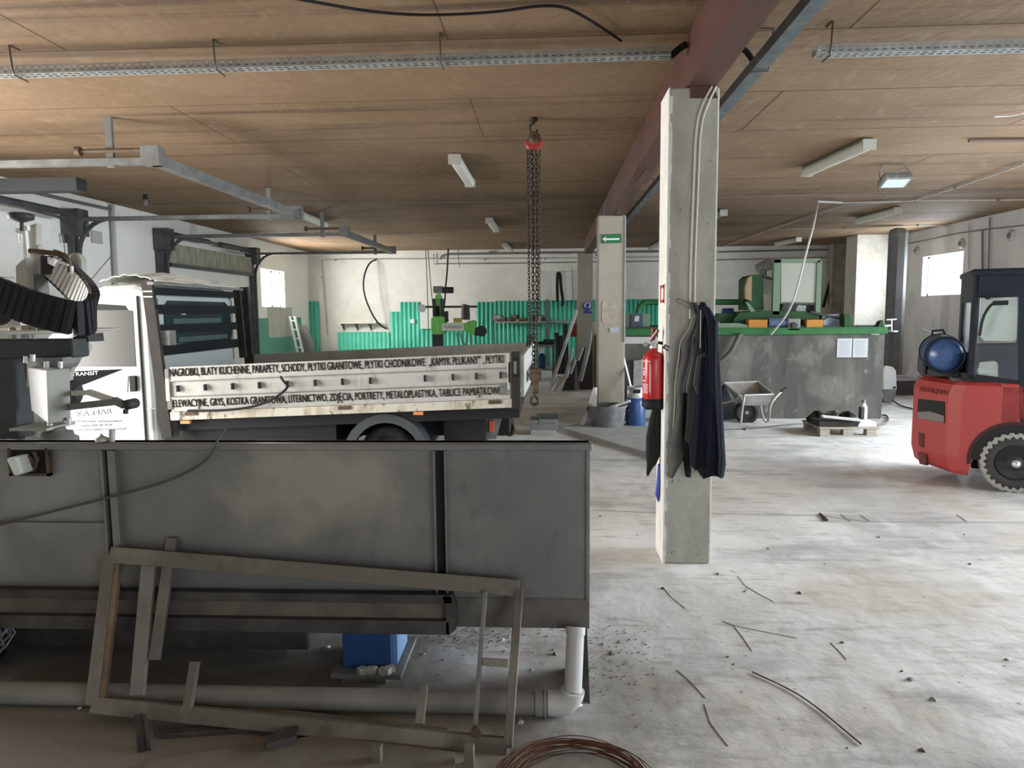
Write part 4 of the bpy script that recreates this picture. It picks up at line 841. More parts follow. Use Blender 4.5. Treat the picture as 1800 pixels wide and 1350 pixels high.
# ------------------------------------------------------------------ head of the stone polishing machine on the tank
m = thing('polishing_machine', 'grey and white machine head with wheel knobs above the tank', 'machine', at(90, 776, Y=3.3)); m.location.z = 1.08
Y = 3.2
def cm(v, d): return v
MB().pbox(-170, 598, 130, 629, Y, .12).build('cross_beam', DKGREYM, m, bevel=.01)
MB().pbox(-170, 629, 32, 772, Y+.02, .12).build('column', DKGREYM, m, bevel=.008)
o = MB().pprism([(30, 629), (48, 629), (44, 772), (34, 772)], Y+.1, .25).build('column_edge', mat('mottled_beige', (.30, .29, .24), .7, col2=(.12, .11, .09), vscale=9), m)
# round table plate seen edge-on
a = at(-10, 584, Y=3.35)
MB().lathe(Vector((a.x, 3.35, a.z-.004)), (0, 0, 1), [(0, .48), (.010, .545), (.014, .545), (.016, .53)], 56).build('disc_plate', mat('pale_disc', (.58, .56, .50), .5), m)
for x in (20, 37, 55): MB().pbox(x, 588, x+4, 600, Y+.02, .02).build('spacer_pin', BEIGEM, m)
MB().pprism([(128, 592), (154, 586), (156, 601), (130, 601)], Y+.1, .12).build('clamp_block', CHARC, m)
MB().prism([at(x, y, Y=Y+.2) for x, y in [(100, 600), (155, 604), (154, 618), (138, 630), (122, 655), (120, 690), (100, 690)]], (0, .04, 0)).build('support_arm', BEIGEM, m, bevel=.01)
# gearbox: light painted in, flank white where lit, front grey in shade
A1, A0, B1, B0, C1, C0 = at(48, 645, Y=Y-.04), at(55, 722, Y=Y-.04), at(82, 650, Y=Y-.18), at(85, 745, Y=Y-.18), at(123, 647, Y=Y-.06), at(125, 740, Y=Y-.06)
MB().prism([A1, B1, B0, A0], (-.02, .10, 0)).build('gearbox_lit_flank', WHITEM, m, bevel=.006)
MB().prism([B1, C1, C0, B0], (-.12, .11, 0)).build('gearbox', mat('gearbox_shaded_grey', (.30, .30, .265), .5), m, bevel=.008)
MB().prism([at(x, y, Y=Y-.06) for x, y in [(72, 630), (110, 628), (112, 640), (104, 648), (84, 648), (76, 640)]], (0, .12, 0)).build('top_flange', GREYM, m, bevel=.006)
for x, y in ((46, 632), (58, 629), (82, 641), (106, 641), (88, 742), (121, 740)): MB().cyl(at(x, y+6, Y=Y-.09), at(x, y-6, Y=Y-.09), .011).build('bolt', ALU, m)
MB().lathe(at(102, 775, Y=Y)+Vector((0, -.0, -.005)), (0, 0, 1), [(0, .088), (.02, .088), (.03, .07), (.05, .065), (.055, .04), (.07, .035)], 28).build('foot_flange', GREYM, m)
MB().box(at(40, 770, Y=Y).x, at(104, 770, Y=Y).x, Y-.08, Y+.12, 1.087, 1.10).build('foot_plate', BEIGEM, m)
MB().lathe(at(128, 690, Y=Y), (1, 0, 0), [(0, .06), (.012, .06), (.015, .04), (.03, .035)], 18).build('side_flange', CHARC, m)
# lever with ball
MB().bar(at(128, 691, Y=Y-.06), at(158, 690, Y=Y-.08), .02, .022).bar(at(156, 689, Y=Y-.08), at(202, 705, Y=Y-.1), .02, .026).build('lever_arm', mat('worn_pale_bar', (.52, .51, .46), .4), m)
MB().bar(at(124, 715, Y=Y-.07), at(205, 706, Y=Y-.10), .03, .03).bar(at(200, 703, Y=Y-.1), at(220, 713, Y=Y-.1), .03, .028).build('lever_fork', GREYM, m)
MB().lathe(at(222, 712, Y=Y-.14), (0, 1, 0), [(0, .012), (.006, .023), (.07, .023), (.076, .012)], 18).cyl(at(221, 720, Y=Y-.1), at(221, 727, Y=Y-.1), .011).build('pivot_knob', CHARC, m)
# upper assembly
Y = 3.35
MB().pprism([(27, 402), (47, 396), (48, 404), (44, 406), (53, 507), (51, 600), (46, 600), (40, 412), (28, 409)], Y, .02).build('pale_angle', WHITEM, m)
MB().pprism([(45, 408), (50, 396), (64, 392), (64, 430), (68, 432), (68, 440), (46, 440)], Y+.03, .04).build('upper_column', BEIGEM, m, bevel=.008)
MB().pprism([(50, 440), (70, 446), (70, 505), (52, 505)], Y+.03, .04).build('upper_column', BEIGEM, m, bevel=.006)
MB().pprism([(26, 468), (38, 457), (46, 453), (50, 505), (46, 520), (27, 498)], Y-.04, .10).build('bracket_plate', BEIGEM, m, bevel=.004)
MB().pbox(52, 482, 70, 560, Y, .08).build('lower_slide', GREYM, m)
MB().lathe(at(38, 391, Y=Y), (0, 0, 1), [(0, .012), (.014, .05), (.02, .055), (.04, .055), (.044, .045)], 24).cyl(at(38, 406, Y=Y), at(38, 391, Y=Y), .009).build('hand_wheel', CHARC, m)
MB().tube(smooth([at(52, 441, Y=Y-.03), at(85, 444, Y=Y-.03), at(112, 447, Y=Y-.03), at(121, 455, Y=Y-.03), at(124, 478, Y=Y-.03)], 1), .012).build('bent_pipe', BROWNM, m)
MB().pprism([(119, 446), (132, 443), (140, 449), (144, 460), (144, 500), (132, 512), (122, 500)], Y+.15, .05).build('motor_cover', BEIGEM, m, bevel=.015)
MB().pbox(72, 450, 90, 482, Y+.02, .08).build('valve_block', CHARC, m)
MB().bar(at(86, 452, Y=Y-.04), at(87, 464, Y=Y-.04), .01, .01).cyl(at(92, 466, Y=Y-.06), at(97, 455, Y=Y-.06), .012).bar(at(97, 458, Y=Y-.05), at(120, 466, Y=Y-.05), .008, .01).cyl(at(126, 468, Y=Y-.05), at(127, 484, Y=Y-.05), .008).build('small_fittings', WHITEM, m)
MB().tube([at(36, 411, Y=Y), at(37, 426, Y=Y)], .008).build('pin', WHITEM, m)
MB().lathe(at(-2, 545, Y=Y-.25), (0, -1, 0), [(0, .07), (.05, .07), (.07, .05)], 20).build('left_motor', CHARC, m)
MB().pbox(35, 548, 52, 583, Y-.1, .1).pbox(52, 560, 85, 580, Y-.1, .15).pbox(60, 572, 100, 583, Y-.12, .1).build('slide_base', BEIGEM, m)
for x in (22, 70, 104): MB().lathe(at(x, 582, Y=Y-.14), (0, 0, 1), [(0, .014), (.012, .014), (.02, .006)], 10).build('bolt', GREYM, m)
MB().pbox(14, 560, 36, 572, Y-.2, .05).build('white_clip', WHITEM, m)
# cable chain: a ribbed band sweeping to the right and curling back up
kc = thing('cable_chain', 'ribbed black cable chain curling over the machine head', 'cable chain', at(90, 550, Y=3.0))
fp = smooth([at(-60, 500, Y=2.95), at(-10, 515, Y=2.95), at(50, 540, Y=2.92), at(110, 556, Y=2.92), at(145, 562, Y=2.95), at(161, 556, Y=3.05), at(163, 540, Y=3.16), at(150, 518, Y=3.26), at(128, 497, Y=3.34), at(104, 474, Y=3.40), at(88, 461, Y=3.44)], 2)
# even spacing
def resample(pts, n):
    L = [0]
    for a, c in zip(pts[:-1], pts[1:]): L.append(L[-1]+(c-a).length)
    out = []
    for k in range(n):
        t = L[-1]*k/(n-1); i = max(j for j in range(len(L)) if L[j] <= t+1e-9); i = min(i, len(pts)-2)
        out.append(pts[i].lerp(pts[i+1], (t-L[i])/max(L[i+1]-L[i], 1e-6)))
    return out
NS = 34; rp = resample(fp, NS)
for i in range(NS-1):
    a, c = rp[i], rp[i+1]; d = (c-a).normalized(); f = i/(NS-1)
    wv = Vector((.0, .10, 1)).normalized() if f < .55 else Vector((-.28*(f-.55)/.45, .35, 1)).normalized()
    wv = (wv - d*wv.dot(d)).normalized(); nn = d.cross(wv).normalized()
    W = .070; o = (a+c)/2; hl = (c-a).length*.44
    b = MB(); M = Matrix((d, wv, nn)).transposed().to_4x4(); M.translation = o
    b.box(-hl, hl, -W, W, -.014, .014, M).box(-hl*1.15, hl*.5, -W-.004, W+.004, -.019, .019, M)
    lk = b.build('chain_link', BLACK if f < .66 else CHARC, kc, bevel=.003)
    if f > .60:
        s = -1 if nn.y < 0 else 1
        # pale inner rib that faces the lens side of the curl
        nb = MB().box(-hl*.8, hl*.6, -W*.85, W*.85, .019 if s < 0 else -.026, .026 if s < 0 else -.019, M); nb.build('inner_rib', WHITEM, lk)

# ------------------------------------------------------------------ things beneath the tank
p = thing('drain_pipe', 'grey plastic drain pipe with elbow along the floor', 'pipe', (-1.5, 2.74, 0))
yp = 2.70; zp = .048
xe = at(985, 1220, Y=yp).x
MB().cyl((-3.5, yp, zp), (xe-.03, yp, zp), .045, n=28).build('straight_pipe', PVC, p)
MB().cyl((xe-.10, yp, zp), (xe-.055, yp, zp), .052, n=28).cyl((xe-.065, yp, zp), (xe-.055, yp, zp), .057, n=28).build('socket', PVC, p)
el = [Vector((xe-.05, yp, zp)), Vector((xe, yp, zp+.001)), Vector((xe+.03, yp, zp+.014)), Vector((xe+.047, yp, zp+.04)), Vector((xe+.05, yp, zp+.06))]
MB().tube(smooth(el, 2), .048, 24).build('elbow', mat('pale_plastic', (.55, .545, .53), .4), p)
top = at(1012, 1102, Y=2.80)
MB().cyl((xe+.05, yp, zp+.05), top, .036, n=28).cyl(top-(top-Vector((xe+.05, yp, zp+.05))).normalized()*.03, top, .040, n=28).build('riser', mat('pale_plastic2', (.46, .46, .45), .4), p)
# blue pump
q = thing('pump_box', 'blue painted pump box on a grey base under the tank', 'pump', at(650, 1195, Z=0))
fy = at(650, 1195, Z=0).y
xa, xb = at(602, 1150, Y=fy).x, at(688, 1150, Y=fy).x
MB().box(xa, xb, fy, fy+.28, .05, .42).build('housing', BLUEM, q, bevel=.006)
MB().box(xb, xb+.02, fy+.03, fy+.25, .06, .33).build('side_cover', mat('pale_blue', (.16, .26, .45), .4), q)
MB().box(xa-.04, xb+.05, fy-.05, fy+.32, .03, .05).box(xa-.0, xb-.02, fy-.03, fy+.3, 0, .03).build('base_plate', GREYM, q)
random.seed(11)
q2 = MB()
for i in range(26):
    x = xa+.08+random.random()*(xb-xa-.08); y = fy-.045+random.random()*.03; s = .006+random.random()*.010
    q2.box(-s, s, -s, s, 0, s*1.6, Matrix.Translation((x, y, .05)) @ Matrix.Rotation(random.random()*3, 4, 'Z'))
tag(q2.build('stone_crumbs', mat('crumb_grey', (.36, .35, .31), .9)), 'loose grey crumbs piled on the blue pump base', 'rubble', kind='stuff')

# ------------------------------------------------------------------ leaning steel frame
f = thing('steel_frame', 'rectangular welded steel frame leaning against the tank', 'frame', at(520, 1290, Z=0))
TL, TR_ = at(196, 975, Y=2.79), at(913, 1034, Y=2.80)
BL, BR = at(165, 1238, Y=2.60), at(893, 1313, Y=2.46)
wv = .052
def fbar(a, c, wd, ht, name, m_): MB().bar(a, c, wd, ht, (0, -1, .4)).build(name, m_, f, bevel=.003)
fbar(TL, TR_, .066, .04, 'top_rail', FRAME); fbar(BL, BR, .062, .04, 'bottom_rail', FRAME)
fbar(TL, BL, .05, .04, 'side_rail', FRAME); fbar(TL+Vector((.035, 0, 0)), BL+Vector((.035, 0, 0)), .022, .03, 'inner_strip', mat('tan_rust_tube', (.27, .19, .115), .6, .2, col2=(.14, .11, .08), vscale=6)); fbar(TR_, BR, .034, .04, 'side_rail', FRAME)
fbar(at(262, 990, Y=2.80), at(242, 1222, Y=2.62), .06, .02, 'flat_crossbar', mat('pale_flat_bar', (.27, .265, .25), .5, .3, col2=(.2, .195, .18), vscale=6))
fbar(at(303, 945, Y=2.84), at(272, 1160, Y=2.66), .045, .02, 'angle_crossbar', FRAME)
fbar(at(853, 1040, Y=2.76), at(834, 1290, Y=2.49), .018, .02, 'thin_crossbar', GREYM)
fbar(at(848, 1163, Y=2.62), at(893, 1166, Y=2.62), .028, .02, 'short_stub', FRAME)
MB().lathe(at(838, 1286, Y=2.47), (0, -1, .3), [(0, .022), (.02, .02)], 10).build('bolt', BROWNM, f)
MB().bar(at(343, 1163, Y=2.62), at(330, 1245, Y=2.55), .03, .03).build('upright_stub', FRAME, f)
MB().bar(at(745, 1204, Y=2.55), at(738, 1272, Y=2.47), .03, .03).build('upright_stub', FRAME, f)
# flat boards and bars lying in front
def flat(label, pxs, th, m_, name, cat, z=0):
    P = [at(x, y, Z=z) for x, y in pxs]; return tag(MB().prism(P, (0, 0, th)).build(name, m_, bevel=.002), label, cat)
flat('long dusty timber lying under the leaning frame', [(325, 1238), (790, 1292), (780, 1308), (320, 1262)], .03, mat('dusty_timber', (.20, .18, .145), .85, col2=(.13, .115, .09), vscale=6), 'timber', 'timber')
flat('dark flat bar lying below the frame at left', [(270, 1290), (530, 1268), (520, 1283), (280, 1300)], .02, STEELD, 'flat_bar', 'bar')
flat('wide dusty plank lying at the bottom left', [(255, 1345), (560, 1300), (800, 1330), (800, 1440), (240, 1440)], .02, mat('dusty_plank', (.24, .225, .185), .85, col2=(.16, .145, .12), vscale=4), 'plank', 'plank')
t = thing('angle_bracket', 'small black angle bracket under frame near bottom left', 'bracket', at(255, 1300, Z=0))
MB().bar(at(243, 1256, Y=2.5), at(250, 1320, Z=.005), .03, .01).bar(at(254, 1258, Y=2.5), at(262, 1318, Z=.005), .012, .03).build('bracket_body', STEELD, t)
t = thing('channel_piece', 'short open channel offcut lying below the frame', 'offcut', at(500, 1315, Z=0))
P = [at(468, 1316, Z=.0), at(525, 1295, Z=0), at(520, 1316, Z=0), at(470, 1330, Z=0)]; MB().prism(P, (0, 0, .05)).build('channel_body', STEELD, t)
for (x0, y0, x1, y1, l) in ((816, 1318, 830, 1348, 'small upright square tube stub at bottom edge, right one'), (652, 1316, 668, 1350, 'small upright square tube stub at bottom edge, left one')):
    a = at(x1-5, 1345, Z=0); tag(MB().box(a.x-.018, a.x+.018, a.y-.018, a.y+.018, 0, .075).build('tube_stub', FRAME, bevel=.003), l, 'tube')
# plastic spool at far left under the tank
t = thing('plastic_bundle', 'crumpled clear plastic bundle under tank at left edge', 'bundle', at(10, 1190, Z=0)); b = MB(); random.seed(4)
c = at(0, 1150, Z=0); c.y = 3.0
for k in range(9):
    a0 = random.random()*3; pts = [c + Vector((math.cos(u)*(.12+.03*math.sin(k*2+u*3)), .05*math.sin(u*2+k), .14+.12*math.sin(u+a0*.2))) for u in [2*pi*j/14 for j in range(14)]]
    b.tube(pts, .006, 6, closed=True)
b.build('plastic_strands', mat('dusty_film', (.24, .24, .25), .3), t); MB().lathe(c+Vector((0, 0, .11)), (0, 1, 0), [(0, .1), (.06, .11), (.12, .08)], 20).build('core', CHARC, t)

# ------------------------------------------------------------------ rusty wire coil
wc = MB(); random.seed(9); cc = at(1012, 1392, Z=0)
for k in range(26):
    rx = .215+random.random()*.06; ph = random.random()*6; ox, oy = (random.random()-.5)*.03, (random.random()-.5)*.03; zz = .01+random.random()*.05
    wc.tube([Vector((cc.x+ox+rx*math.cos(u), cc.y+oy+rx*.9*math.sin(u), zz+.006*math.sin(3*u+ph))) for u in [2*pi*j/40 for j in range(40)]], .0018, 5, closed=True)
tag(wc.build('wire_coil', WIRE), 'coil of thin rusty wire on the floor at bottom edge', 'wire coil')
# bent rod on the floor
tag(MB().tube(smooth([at(1322, 1181, Z=.006), at(1390, 1212, Z=.006), at(1435, 1242, Z=.006), at(1478, 1278, Z=.006), at(1514, 1308, Z=.006)], 2), 0.0032).build('bent_rod', BROWNM), 'curved thin rusty rod lying on the open floor', 'rod')
flat('small black scrap lying on the floor joint', [(1439, 904), (1443, 904), (1456, 916), (1448, 917)], .012, BLACK, 'rubber_scrap', 'scrap')
# scattered chips: one object each for the ones that stand out
random.seed(21)
chips = [(935, 1178), (905, 1172), (780, 1160), (575, 1138), (590, 1172), (610, 1165), (885, 1125), (975, 1150), (995, 1108), (915, 1270), (1003, 1248), (770, 1187), (1020, 1240), (1075, 1150), (1280, 1155), (1290, 1168), (1088, 1130), (1060, 1132), (1450, 992), (1405, 1043), (1640, 1230), (1262, 1010), (1165, 1035), (1705, 992), (1120, 905), (1055, 908), (1545, 945), (1695, 940), (1480, 1130), (1600, 1195), (1490, 1315), (1620, 1320), (1770, 1160), (1350, 965), (1585, 1180), (1310, 1040), (700, 1160), (725, 1135), (745, 1150), (140, 1245), (160, 1250)]
for i, (x, y) in enumerate(chips):
    p = at(x, y, Z=0); s = .004+random.random()*.007
    M = Matrix.Translation((p.x, p.y, .0)) @ Matrix.Rotation(random.random()*6, 4, 'Z')
    b = MB().add([M @ Vector(q) for q in [(-s*1.6, -s, 0), (s*1.4, -s*.8, 0), (s*1.1, s, 0), (-s, s*1.1, 0), (-s*.7, -s*.5, s), (s*.8, -s*.3, s*.8), (s*.4, s*.6, s*1.1), (-s*.6, s*.6, s*.7)]], [(0, 3, 2, 1), (4, 5, 6, 7), (0, 1, 5, 4), (1, 2, 6, 5), (2, 3, 7, 6), (3, 0, 4, 7)])
    tag(b.build('stone_chip', [STONEW, GREYM, GRANITEG][i % 3] if x < 1100 else [GREYM, BROWNM, GRANITEG][i % 3]), 'small stone chip lying loose on the dusty floor', 'stone chip', 'stone chips scattered on the floor')
gr = MB(); random.seed(8)
for i in range(420):
    u = random.random()
    x, y = (random.gauss(830, 60), random.gauss(1118, 18)) if u < .5 else (random.gauss(1080, 40), random.gauss(1130, 60))
    if y < 1100: continue
    p = at(x, y, Z=0); s = .001+random.random()*.0028
    gr.box(-s, s, -s, s, 0, s*1.3, Matrix.Translation((p.x, p.y, 0)) @ Matrix.Rotation(random.random()*3, 4, 'Z'))
tag(gr.build('grit', mat('grit_dark', (.27, .26, .235), .9)), 'fine stone grit scattered on the floor around the tank end', 'grit', kind='stuff')
# ------------------------------------------------------------------ hanging on the near column
def drape(name, m_, label, cat, rows, Y, fold=7, famp=.012, parent=None, thick=1.0, seed=0):
    """cloth hanging as a closed lofted body: rows of (y px, left px, right px, depth m)"""
    b = MB(); n = 36; R0 = []
    for i, (py, l, r, dp) in enumerate(rows):
        A, B = at(l, py, Y=Y), at(r, py, Y=Y); cx = (A.x+B.x)/2; hw = (B.x-A.x)/2; z = (A.z+B.z)/2
        for k in range(n):
            a = 2*pi*k/n; f = 1+famp/max(hw, .02)*math.sin(fold*a+i*.35+seed)*min(1, i/3)
            R0.append((cx+hw*math.cos(a)*f, Y-.0-dp/2+dp/2*math.sin(a)*f, z+(.012*math.sin(3*a+seed) if i == len(rows)-1 else 0)))
    N = len(rows)
    b.add(R0, [(i*n+k, i*n+(k+1) % n, (i+1)*n+(k+1) % n, (i+1)*n+k) for i in range(N-1) for k in range(n)], True)
    b.add(R0[:n], [tuple(range(n))]); b.add(R0[-n:], [tuple(range(n))[::-1]])
    o = b.build(name, m_, parent)
    if parent is None: tag(o, label, cat)
    return o
YC = 4.43
j = thing('work_jacket', 'dark navy work jacket hanging on the concrete column', 'jacket', at(1240, 533, Y=YC))
drape('jacket_body', NAVYF, '', '', [(531, 1229, 1238, .03), (545, 1228, 1244, .08), (575, 1229, 1254, .11), (620, 1230, 1258, .13), (680, 1226, 1262, .14), (740, 1222, 1265, .15), (790, 1218, 1268, .15), (812, 1216, 1269, .14), (832, 1228, 1266, .12)], YC-.05, 8, .006, j)
drape('sleeve', NAVYF, '', '', [(540, 1234, 1245, .05), (565, 1240, 1259, .08), (600, 1242, 1258, .08), (660, 1242, 1258, .08), (720, 1246, 1262, .07), (800, 1250, 1268, .07), (828, 1252, 1266, .06)], YC-.13, 5, .004, j, seed=2)
drape('jacket_front', NAVYF, '', '', [(560, 1231, 1238, .04), (620, 1226, 1240, .06), (700, 1220, 1240, .08), (780, 1214, 1240, .09), (815, 1213, 1238, .08), (822, 1220, 1236, .05)], YC-.10, 6, .004, j, seed=1)
a = thing('rubber_apron', 'long grey rubber apron with pale piping hanging on column', 'apron', at(1205, 540, Y=YC))
def ribbon(rows, Y, th):
    L = [at(l, y, Y=Y) for y, l, r in rows]; R = [at(r, y, Y=Y) for y, l, r in rows]; n = len(rows); b = MB(); m_ = 6; vs = []
    for i in range(n):
        for k in range(m_+1):
            t = k/m_; p = L[i].lerp(R[i], t); p.y -= th*math.sin(pi*t)+.006*math.sin(i*.9+t*5); vs.append(p)
    b.add(vs, [(i*(m_+1)+k, (i+1)*(m_+1)+k, (i+1)*(m_+1)+k+1, i*(m_+1)+k+1) for i in range(n-1) for k in range(m_)], True)
    return b, L, R
def dens(rows, k=3):
    out = []
    for r0, r1 in zip(rows[:-1], rows[1:]): out += [tuple(a_+(b_-a_)*q/k for a_, b_ in zip(r0, r1)) for q in range(k)]
    return out+[rows[-1]]
rows = dens([(532, 1206, 1228), (555, 1219, 1228), (575, 1212, 1225), (600, 1196, 1222), (640, 1191, 1214), (680, 1186, 1206), (710, 1186, 1203), (750, 1183, 1203), (800, 1176, 1204), (838, 1174, 1184)])
b, L, R = ribbon(rows, YC-.03, .03); o = b.build('apron_sheet', GREYF, a); s = o.modifiers.new('s', 'SOLIDIFY'); s.thickness = .006; s.offset = 0
MB().tube([p+Vector((0, -.01, 0)) for p in smooth(L[3:22], 1)], .0028, 6).build('piping', TRIMF, o); MB().tube([p+Vector((0, -.01, 0)) for p in smooth(R[2:22], 1)], .0028, 6).build('piping', TRIMF, o)
rows = dens([(690, 1200, 1224), (730, 1199, 1226), (770, 1199, 1222), (790, 1198, 1216), (838, 1205, 1215)])
b, L, R = ribbon(rows, YC-.04, .02); o = b.build('apron_tail', BLACKF, a); s = o.modifiers.new('s', 'SOLIDIFY'); s.thickness = .006
k = thing('black_vest', 'black work vest hanging between apron and navy jacket', 'vest', at(1225, 540, Y=YC))
drape('vest_body', BLACKF, '', '', [(537, 1224, 1231, .03), (560, 1224, 1234, .05), (600, 1220, 1240, .07), (640, 1214, 1244, .08), (690, 1206, 1242, .08), (740, 1204, 1232, .08), (775, 1202, 1226, .06)], YC-.06, 6, .004, k, seed=4)
MB().prism([at(x, y, Y=YC-.16) for x, y in [(1226, 628), (1240, 616), (1245, 640), (1242, 700), (1228, 700), (1219, 676)]], (0, .03, 0)).build('knee_pad', mat('knee_pad', (.045, .05, .052), .6), k, bevel=.008)
MB().tube([at(1232, 545, Y=YC-.14), at(1231, 612, Y=YC-.15)], .003, 6).build('zip', TRIMF, k)
MB().tube([at(1191, 527, Y=YC+.01), at(1203, 532, Y=YC-.03), at(1222, 540, Y=YC-.05), at(1231, 538, Y=YC-.05)], .010).build('coat_hook', GREYM, c1)
# extinguisher
ex = thing('fire_extinguisher', 'red fire extinguisher held on white side of the concrete column', 'fire extinguisher', at(1148, 717, Y=4.55))
YE = 4.55; ca, cb = at(1147.5, 702, Y=YE), at(1147.5, 617, Y=YE); ht = cb.z-ca.z; base = Vector((ca.x, YE, at(1147.5, 714, Y=YE).z))
MB().lathe(base, (0, 0, 1), [(0, .060), (.01, .067), (.30, .067), (.325, .062), (.345, .045), (.355, .025), (.375, .022)], 32).build('cylinder_body', REDP, ex)
MB().lathe(base-Vector((0, 0, .004)), (0, 0, 1), [(0, .066), (.005, .071), (.055, .071), (.055, .067)], 32).build('base_ring', BLACK, ex)
MB().lathe(base+Vector((0, 0, .375)), (0, 0, 1), [(0, .024), (.02, .024), (.03, .014), (.05, .014)], 16).build('valve', ALU, ex)
t_ = base+Vector((0, 0, .43))
MB().bar(t_+Vector((-.02, 0, -.01)), t_+Vector((.02, -.05, .06)), .022, .012).bar(t_+Vector((-.005, 0, .0)), t_+Vector((.0, -.02, .07)), .02, .03).build('trigger', mat('dark_red_grip', (.14, .015, .02), .4), ex)
MB().lathe(t_+Vector((-.05, -.0, -.03)), (0, -1, 0), [(0, .016), (.012, .016)], 14).build('gauge', PIPEW, ex)
MB().tube(smooth([t_+Vector((.03, 0, -.02)), t_+Vector((.08, 0, -.03)), t_+Vector((.09, 0, -.15)), base+Vector((.082, 0, .12))], 2), .010).build('hose', BLACK, ex)
MB().box(base.x+.05, .727, YE-.02, YE+.02, base.z+.27, base.z+.29).build('upper_strap', BLACK, ex)
MB().box(base.x-.05, .727, YE-.05, YE+.05, base.z-.016, base.z-.004).build('wall_bracket', BLACK, ex)
# white print wrapped on the body
def wrapbox(a0, a1, z0, z1, r=.0678):
    b = MB(); n = max(2, int((a1-a0)/8)); vs = []
    for i in range(n+1):
        t = math.radians(a0+(a1-a0)*i/n); x, y = base.x+r*math.sin(t), base.y-r*math.cos(t); vs += [(x, y, base.z+z0), (x, y, base.z+z1)]
    b.add(vs, [(2*i, 2*i+1, 2*i+3, 2*i+2) for i in range(n)]); return b
lb = MB()
for q in ((-75, -25, .292, .296), (-28, -25, .10, .292), (-22, -20, .08, .27), (-80, -55, .245, .25), (-70, -60, .20, .235), (-75, -55, .165, .172)):
    s_ = wrapbox(*q); lb.add(s_.v, s_.f)
for q in range(8): s_ = wrapbox(-75, -35, .09+q*.008, .093+q*.008); lb.add(s_.v, s_.f)
lb.build('printed_label', WHITE, ex)
# fire sign on the left side
o = MB().box(.722, .727, 4.47, 4.64, at(1170, 535, Y=4.47).z, at(1170, 497, Y=4.47).z).build('fire_sign', WHITE); tag(o, 'red and white fire equipment sign on side of the column', 'sign')
z0, z1 = at(1170, 532, Y=4.47).z, at(1170, 500, Y=4.47).z
b = MB().box(.719, .722, 4.48, 4.63, z0, z0+.02).box(.719, .722, 4.48, 4.63, z1-.02, z1).box(.719, .722, 4.48, 4.51, z0, z1).box(.719, .722, 4.60, 4.63, z0, z1)
b.build('red_border', SIGNR, o)
# black apron and blue cloth on the hidden left side
t = drape('black_cloth', BLACKF, 'black leather apron hanging below the fire extinguisher', 'apron', [(716, 1146, 1160, .04), (735, 1141, 1160, .05), (765, 1135, 1160, .05), (800, 1134, 1158, .05), (814, 1136, 1152, .05), (820, 1136, 1147, .04), (834, 1136, 1139, .02)], 4.62, 5, .003)
t = drape('blue_cloth', BLUEC, 'bright blue cloth peeking out low beside the column', 'cloth', [(815, 1156, 1161, .03), (850, 1153, 1160, .04), (868, 1151, 1159, .04), (880, 1156, 1158, .02)], 4.60, 5, .002)
MB().tube([at(1170, 600, Y=4.5), at(1168, 612, Y=4.45), at(1174, 616, Y=4.42)], .005).tube([at(1165, 612, Y=4.46), at(1170, 606, Y=4.44), at(1176, 611, Y=4.42)], .005).build('wire_hook', BLACK, c1)

# ------------------------------------------------------------------ tub, gas bottle, slabs on the floor
t = thing('mortar_tub', 'black plastic tub crusted with grey mortar before the beige column', 'tub', at(1070, 762, Z=0))
c = at(1070, 752, Z=0); c.y = 9.7; c.x = at(1070, 740, Y=9.5).x
MB().lathe((c.x, c.y, 0), (0, 0, 1), [(0, .20), (.005, .215), (.30, .255), (.32, .275), (.335, .275), (.335, .262), (.32, .245), (.02, .20), (.02, .001)], 36).build('tub_body', TUBG, t)
MB().tube([(c.x-.26, c.y-.03, .31), (c.x-.29, c.y-.04, .27), (c.x-.26, c.y-.10, .26)], .012).tube([(c.x+.26, c.y-.03, .31), (c.x+.30, c.y-.04, .27), (c.x+.26, c.y-.10, .26)], .012).build('handle', CHARC, t)
tag(MB().bar((c.x+.02, c.y-.05, .30), (c.x+.30, c.y-.10, .40), .05, .03).build('white_lath', WHITE), 'white offcut sticking out over the tub rim', 'offcut')
tag(MB().bar((c.x+.0, c.y-.12, .28), (c.x+.12, c.y-.10, .325), .05, .03).build('white_block', WHITE), 'small white block lying inside the tub', 'block')
g = thing('gas_bottle', 'blue gas bottle with silver collar standing beside the tub', 'gas bottle', at(1118, 758, Z=0))
c = Vector((at(1117, 740, Y=9.75).x, 9.75, 0)); zt_ = at(1118, 685, Y=9.6).z
MB().lathe(c, (0, 0, 1), [(0, .12), (.02, .13), (.04, .135), (.36, .135), (.42, .12), (.45, .08)], 28).build('bottle_body', BLUEB, g)
MB().lathe(c+Vector((0, 0, .42)), (0, 0, 1), [(0, .11), (.02, .118), (.16, .118), (.16, .108), (.02, .108)], 28).build('collar', mat('silver_collar', (.55, .56, .56), .4, .3), g)
MB().box(c.x-.05, c.x+.05, c.y-.125, c.y-.11, .50, .55).build('collar_opening', BLACK, g); MB().lathe(c+Vector((0, 0, .44)), (0, 0, 1), [(0, .03), (.08, .03), (.09, .015)], 14).build('valve', BROWNM, g)
MB().lathe(c, (0, 0, 1), [(0, .136), (.03, .136)], 28).build('foot_ring', mat('foot_ring', (.10, .14, .25), .5), g)
o = tag(flat('low flat concrete slab lying under tub and gas bottle', [(986, 757), (1128, 800), (1172, 812), (1215, 795), (1218, 762), (1042, 745)], .05, mat('slab_concrete', (.42, .42, .40), .8, col2=(.34, .34, .33), vscale=4), 'floor_slab', 'slab'), 'low flat concrete slab lying under tub and gas bottle', 'slab')
zs = 0
a = at(955, 765, Z=0)
